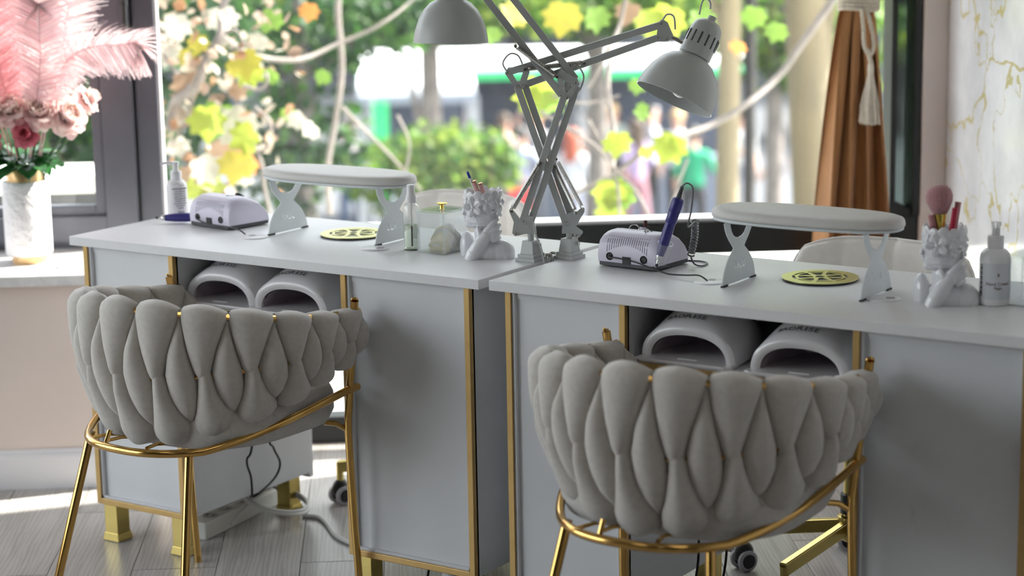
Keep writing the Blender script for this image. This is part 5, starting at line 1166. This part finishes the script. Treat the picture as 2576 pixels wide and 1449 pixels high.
ue, ze = out_at(905, 205, 21.5); uf, _ = out_at(1185, 205, 21.5)
k3 = kiosk(ue, uf, 21.5, ze+.16, 'smaller market kiosk with white roof, nearest the shrub', mat('grey_canvas', (.22, .24, .28), .7))
ug, zg = out_at(935, 290, 20)
bn = empty('green_banner', W(ug, 20, ZG), PHI); tag(bn, 'upright green banner beside the smaller kiosk', 'banner'); MB().tube([(0, 0, 0), (0, 0, 2.4)], .025, 8).build('pole', FRM, bn); bx(.0, .20, -.02, .02, 1.0, 2.25).build('cloth', GRN, bn)
# white planter ledge outside the flower window
pl_ = empty('white_planter', W(0, 0, -.03), PHI); tag(pl_, 'white planter ledge outside the window behind the vase', 'planter')
bx(-2.6, -.12, 2.0, 2.35, .60, .655).build('rim', mat('planter_white', (.85, .85, .80), .6, var=.02), pl_); bx(-2.55, -.17, 2.05, 2.3, 0, .60).build('trough', mat('planter_dark', (.06, .065, .075), .6, var=.1), pl_)

# ------------------------------------------------------------------ people in the street
def skin_body(pose):
    hipz = .92; J = {'pel': (0, 0, .95), 'wst': (0, 0, 1.10), 'chs': (0, -.01, 1.30), 'nck': (0, 0, 1.47), 'hd0': (0, -.01, 1.53), 'hd1': (0, -.015, 1.64), 'hd2': (0, -.01, 1.72)}
    r = {'pel': (.155, .115), 'wst': (.135, .095), 'chs': (.165, .11), 'nck': (.055, .055), 'hd0': (.066, .078), 'hd1': (.078, .095), 'hd2': (.05, .06)}
    E_ = [('pel', 'wst'), ('wst', 'chs'), ('chs', 'nck'), ('nck', 'hd0'), ('hd0', 'hd1'), ('hd1', 'hd2')]
    for s_, n_ in ((-1, 'l'), (1, 'r')):
        st_ = pose['step']*s_
        J.update({'hp'+n_: (s_*.09, 0, .90), 'kn'+n_: (s_*.10, -st_*.5, .50), 'an'+n_: (s_*.10, -st_+.04, .09), 'to'+n_: (s_*.11, -st_-.12, .035)})
        r.update({'hp'+n_: (.092, .092), 'kn'+n_: (.058, .06), 'an'+n_: (.04, .042), 'to'+n_: (.038, .028)}); E_ += [('pel', 'hp'+n_), ('hp'+n_, 'kn'+n_), ('kn'+n_, 'an'+n_), ('an'+n_, 'to'+n_)]
        el, wr = pose['arm'+n_]
        J.update({'sh'+n_: (s_*.17, 0, 1.41), 'el'+n_: (s_*.17+s_*el[0], el[1], 1.41+el[2]), 'wr'+n_: (s_*.17+s_*wr[0], wr[1], 1.41+wr[2])})
        d = V(J['wr'+n_])-V(J['el'+n_]); d.normalize(); J['ha'+n_] = tuple(V(J['wr'+n_])+d*.09)
        r.update({'sh'+n_: (.062, .062), 'el'+n_: (.043, .043), 'wr'+n_: (.03, .028), 'ha'+n_: (.034, .018)}); E_ += [('chs', 'sh'+n_), ('sh'+n_, 'el'+n_), ('el'+n_, 'wr'+n_), ('wr'+n_, 'ha'+n_)]
    ks = list(J); me = bpy.data.meshes.new('p'); me.from_pydata([J[k] for k in ks], [(ks.index(a), ks.index(b)) for a, b in E_], [])
    o = bpy.data.objects.new('p', me); COL.objects.link(o); m_ = o.modifiers.new('s', 'SKIN')
    for i, k in enumerate(ks): me.skin_vertices[0].data[i].radius = r[k]; me.skin_vertices[0].data[i].use_root = (k == 'pel')
    m_.use_smooth_shade = True; o.modifiers.new('d', 'SUBSURF').levels = 1
    out = eval_mesh(o, 'person_body'); bpy.data.objects.remove(o)
    for i in range(4): out.materials.append(None)
    wrs = [V(J['wrl']), V(J['wrr'])]; els = [V(J['ell']), V(J['elr'])]
    for p in out.polygons:
        c = p.center; p.use_smooth = True
        arm_ = abs(c.x) > .185 and c.z > .7 and min((c-w).length for w in wrs+els) < .25
        if c.z > 1.475 and abs(c.x) < .14: p.material_index = 0
        elif arm_ and min((c-w).length for w in wrs) < .20: p.material_index = 0
        elif c.z < .09: p.material_index = 3
        elif c.z < .98 and not arm_: p.material_index = 2
        else: p.material_index = 1
    return out
POSES = [skin_body(p) for p in (dict(step=.16, arml=((.05, .03, -.28), (.06, -.10, -.50)), armr=((.05, .05, -.28), (.06, -.02, -.52))), dict(step=.05, arml=((.08, -.05, -.26), (.0, -.26, -.24)), armr=((.05, .03, -.28), (.05, -.04, -.52))), dict(step=.08, arml=((.14, -.06, .10), (.02, -.10, .28)), armr=((.07, .0, -.27), (.03, -.16, -.42))))]
SKINM = mat('skin_tone', (.55, .33, .24), .6, var=.03)
HAIRS = {'brown': mat('hair_brown', (.06, .035, .02), .6), 'black': mat('hair_black', (.015, .012, .012), .5), 'red': mat('hair_red', (.30, .06, .025), .6), 'blond': mat('hair_blond', (.45, .30, .14), .6)}
def hair_mesh(long_):
    b = MB(); b.ell((0, .012, 1.662), (.094, .112, .098), None, 16, 12)
    if long_: b.grid(lambda p, q: V((.10*(1+.2*q)*sin((p-.5)*3.4), .02+.10*cos((p-.5)*3.4)*(1-.1*q), 1.67-.34*q)), 14, 8); b.grid(lambda p, q: V((.088*(1+.2*q)*sin((p-.5)*3.4), .015+.085*cos((p-.5)*3.4)*(1-.1*q), 1.67-.34*q)), 14, 8)
    return b.mesh('hair', None, smooth='all')
HM = [hair_mesh(False), hair_mesh(True)]
for me in HM: me.materials.append(HAIRS['brown'])
EYE = mat('eye_dark', (.02, .015, .012), .3, var=0); LIP = mat('lip', (.42, .16, .14), .5, var=0)
fm = MB(); fm.ell((0, -.105, 1.615), (.013, .018, .022), None, 8, 6); NOSE = fm.mesh('nose', SKINM, smooth='all')
fm = MB(); fm.ell((-.032, -.090, 1.640), (.011, .008, .007), None, 8, 6); EYL = fm.mesh('eye', EYE, smooth='all')
fm = MB(); fm.ell((.032, -.090, 1.640), (.011, .008, .007), None, 8, 6); EYR = fm.mesh('eye', EYE, smooth='all')
fm = MB(); fm.ell((0, -.090, 1.575), (.024, .010, .007), None, 8, 6); MOU = fm.mesh('mouth', LIP, smooth='all')
fm = MB(); fm.ell((-.083, .0, 1.62), (.010, .020, .028), None, 8, 6); EAL = fm.mesh('ear', SKINM, smooth='all')
fm = MB(); fm.ell((.083, .0, 1.62), (.010, .020, .028), None, 8, 6); EAR = fm.mesh('ear', SKINM, smooth='all')
CLO = {}
def cloth(c):
    c = tuple(v*.6 for v in c)
    if c not in CLO: CLO[c] = mat('cloth_%02d' % len(CLO), c, .8, var=.06, scale=8)
    return CLO[c]
def person(x, k, rz, pose, shirt, pants, hair, long_, label_, h=1.0):
    u, _ = out_at(x, 400, k); o = inst('person', POSES[pose], None, W(u, k, ZG), (0, 0, PHI+rz)); tag(o, label_, 'person', None); o.scale = (h, h, h)
    for i, m in enumerate((SKINM, cloth(shirt), cloth(pants), cloth((.04, .04, .045)))):
        o.material_slots[i].link = 'OBJECT'; o.material_slots[i].material = m
    hh = inst('hair', HM[1 if long_ else 0], o); hh.material_slots[0].link = 'OBJECT'; hh.material_slots[0].material = HAIRS[hair]
    for n_, me in (('nose', NOSE), ('eye', EYL), ('eye', EYR), ('mouth', MOU), ('ear', EAL), ('ear', EAR)): inst(n_, me, o)
    return o
DEN = (.05, .09, .20); BLK = (.02, .02, .025); GRY = (.22, .23, .26)
P_ = [(1270, 23, .4, 0, (.70, .45, .50), DEN, 'brown', True, 'person in pink top and jeans, left of the crossing lamp arms'),
 (1312, 21.5, 2.8, 1, (.45, .50, .65), BLK, 'black', False, 'person in pale blue shirt carrying a red bag'),
 (1350, 23.5, -.6, 2, (.50, .50, .52), GRY, 'blond', False, 'person in grey shirt seen through the crossing lamp arms'),
 (1440, 21, 2.6, 0, (.80, .80, .83), (.45, .46, .55), 'red', True, 'person with long red hair and white top'),
 (1490, 23.5, .3, 1, (.75, .65, .62), BLK, 'brown', False, 'person in beige top right of the red haired one'),
 (1600, 22, -2.5, 0, (.45, .34, .55), (.50, .25, .30), 'brown', True, 'person in lilac top and rose trousers'),
 (1640, 23.5, 1.2, 2, (.70, .70, .75), BLK, 'black', False, 'person in striped pale top raising an arm'),
 (1705, 23, -.2, 0, (.82, .82, .82), BLK, 'blond', False, 'person in white shirt left of the straight plane tree'),
 (1745, 21, 2.9, 1, (.01, .42, .20), BLK, 'black', False, 'person in bright green shirt and black trousers'),
 (1868, 23, .5, 1, (.85, .85, .85), (.30, .32, .40), 'brown', False, 'person in white shirt right of the straight plane tree'),
 (1955, 21.5, -2.2, 2, (.05, .05, .07), GRY, 'black', True, 'person in dark top with a raised arm'),
 (2030, 22.5, 2.5, 0, (.50, .50, .52), DEN, 'brown', False, 'person in grey shirt and jeans beside the brown curtain'),
 (1540, 24, .1, 0, (.35, .40, .36), BLK, 'blond', True, 'person in sage top further back between the leaves'),
 (880, 22.8, .7, 1, (.82, .72, .78), DEN, 'brown', True, 'person in pale pink top under the smaller kiosk'),
 (1180, 24, -.4, 0, (.75, .78, .82), GRY, 'black', False, 'person in white blue shirt behind the round shrub')]
for a in P_: person(*a)
bg_ = empty('red_bag', W(out_at(1305, 400, 21.3)[0], 21.3, ZG+.55), PHI); tag(bg_, 'red shopping bag carried by the person in pale blue', 'bag')
MB().box((0, 0, .2), (.26, .12, .40), top=(.9, .8)).build('bag_body', mat('red_bag', (.65, .05, .05), .6), bg_, bevel=.01); MB().tube([(-.06, 0, .40), (-.05, 0, .56), (.05, 0, .56), (.06, 0, .40)], .008, 6).build('bag_handle', MATS['red_bag'], bg_)
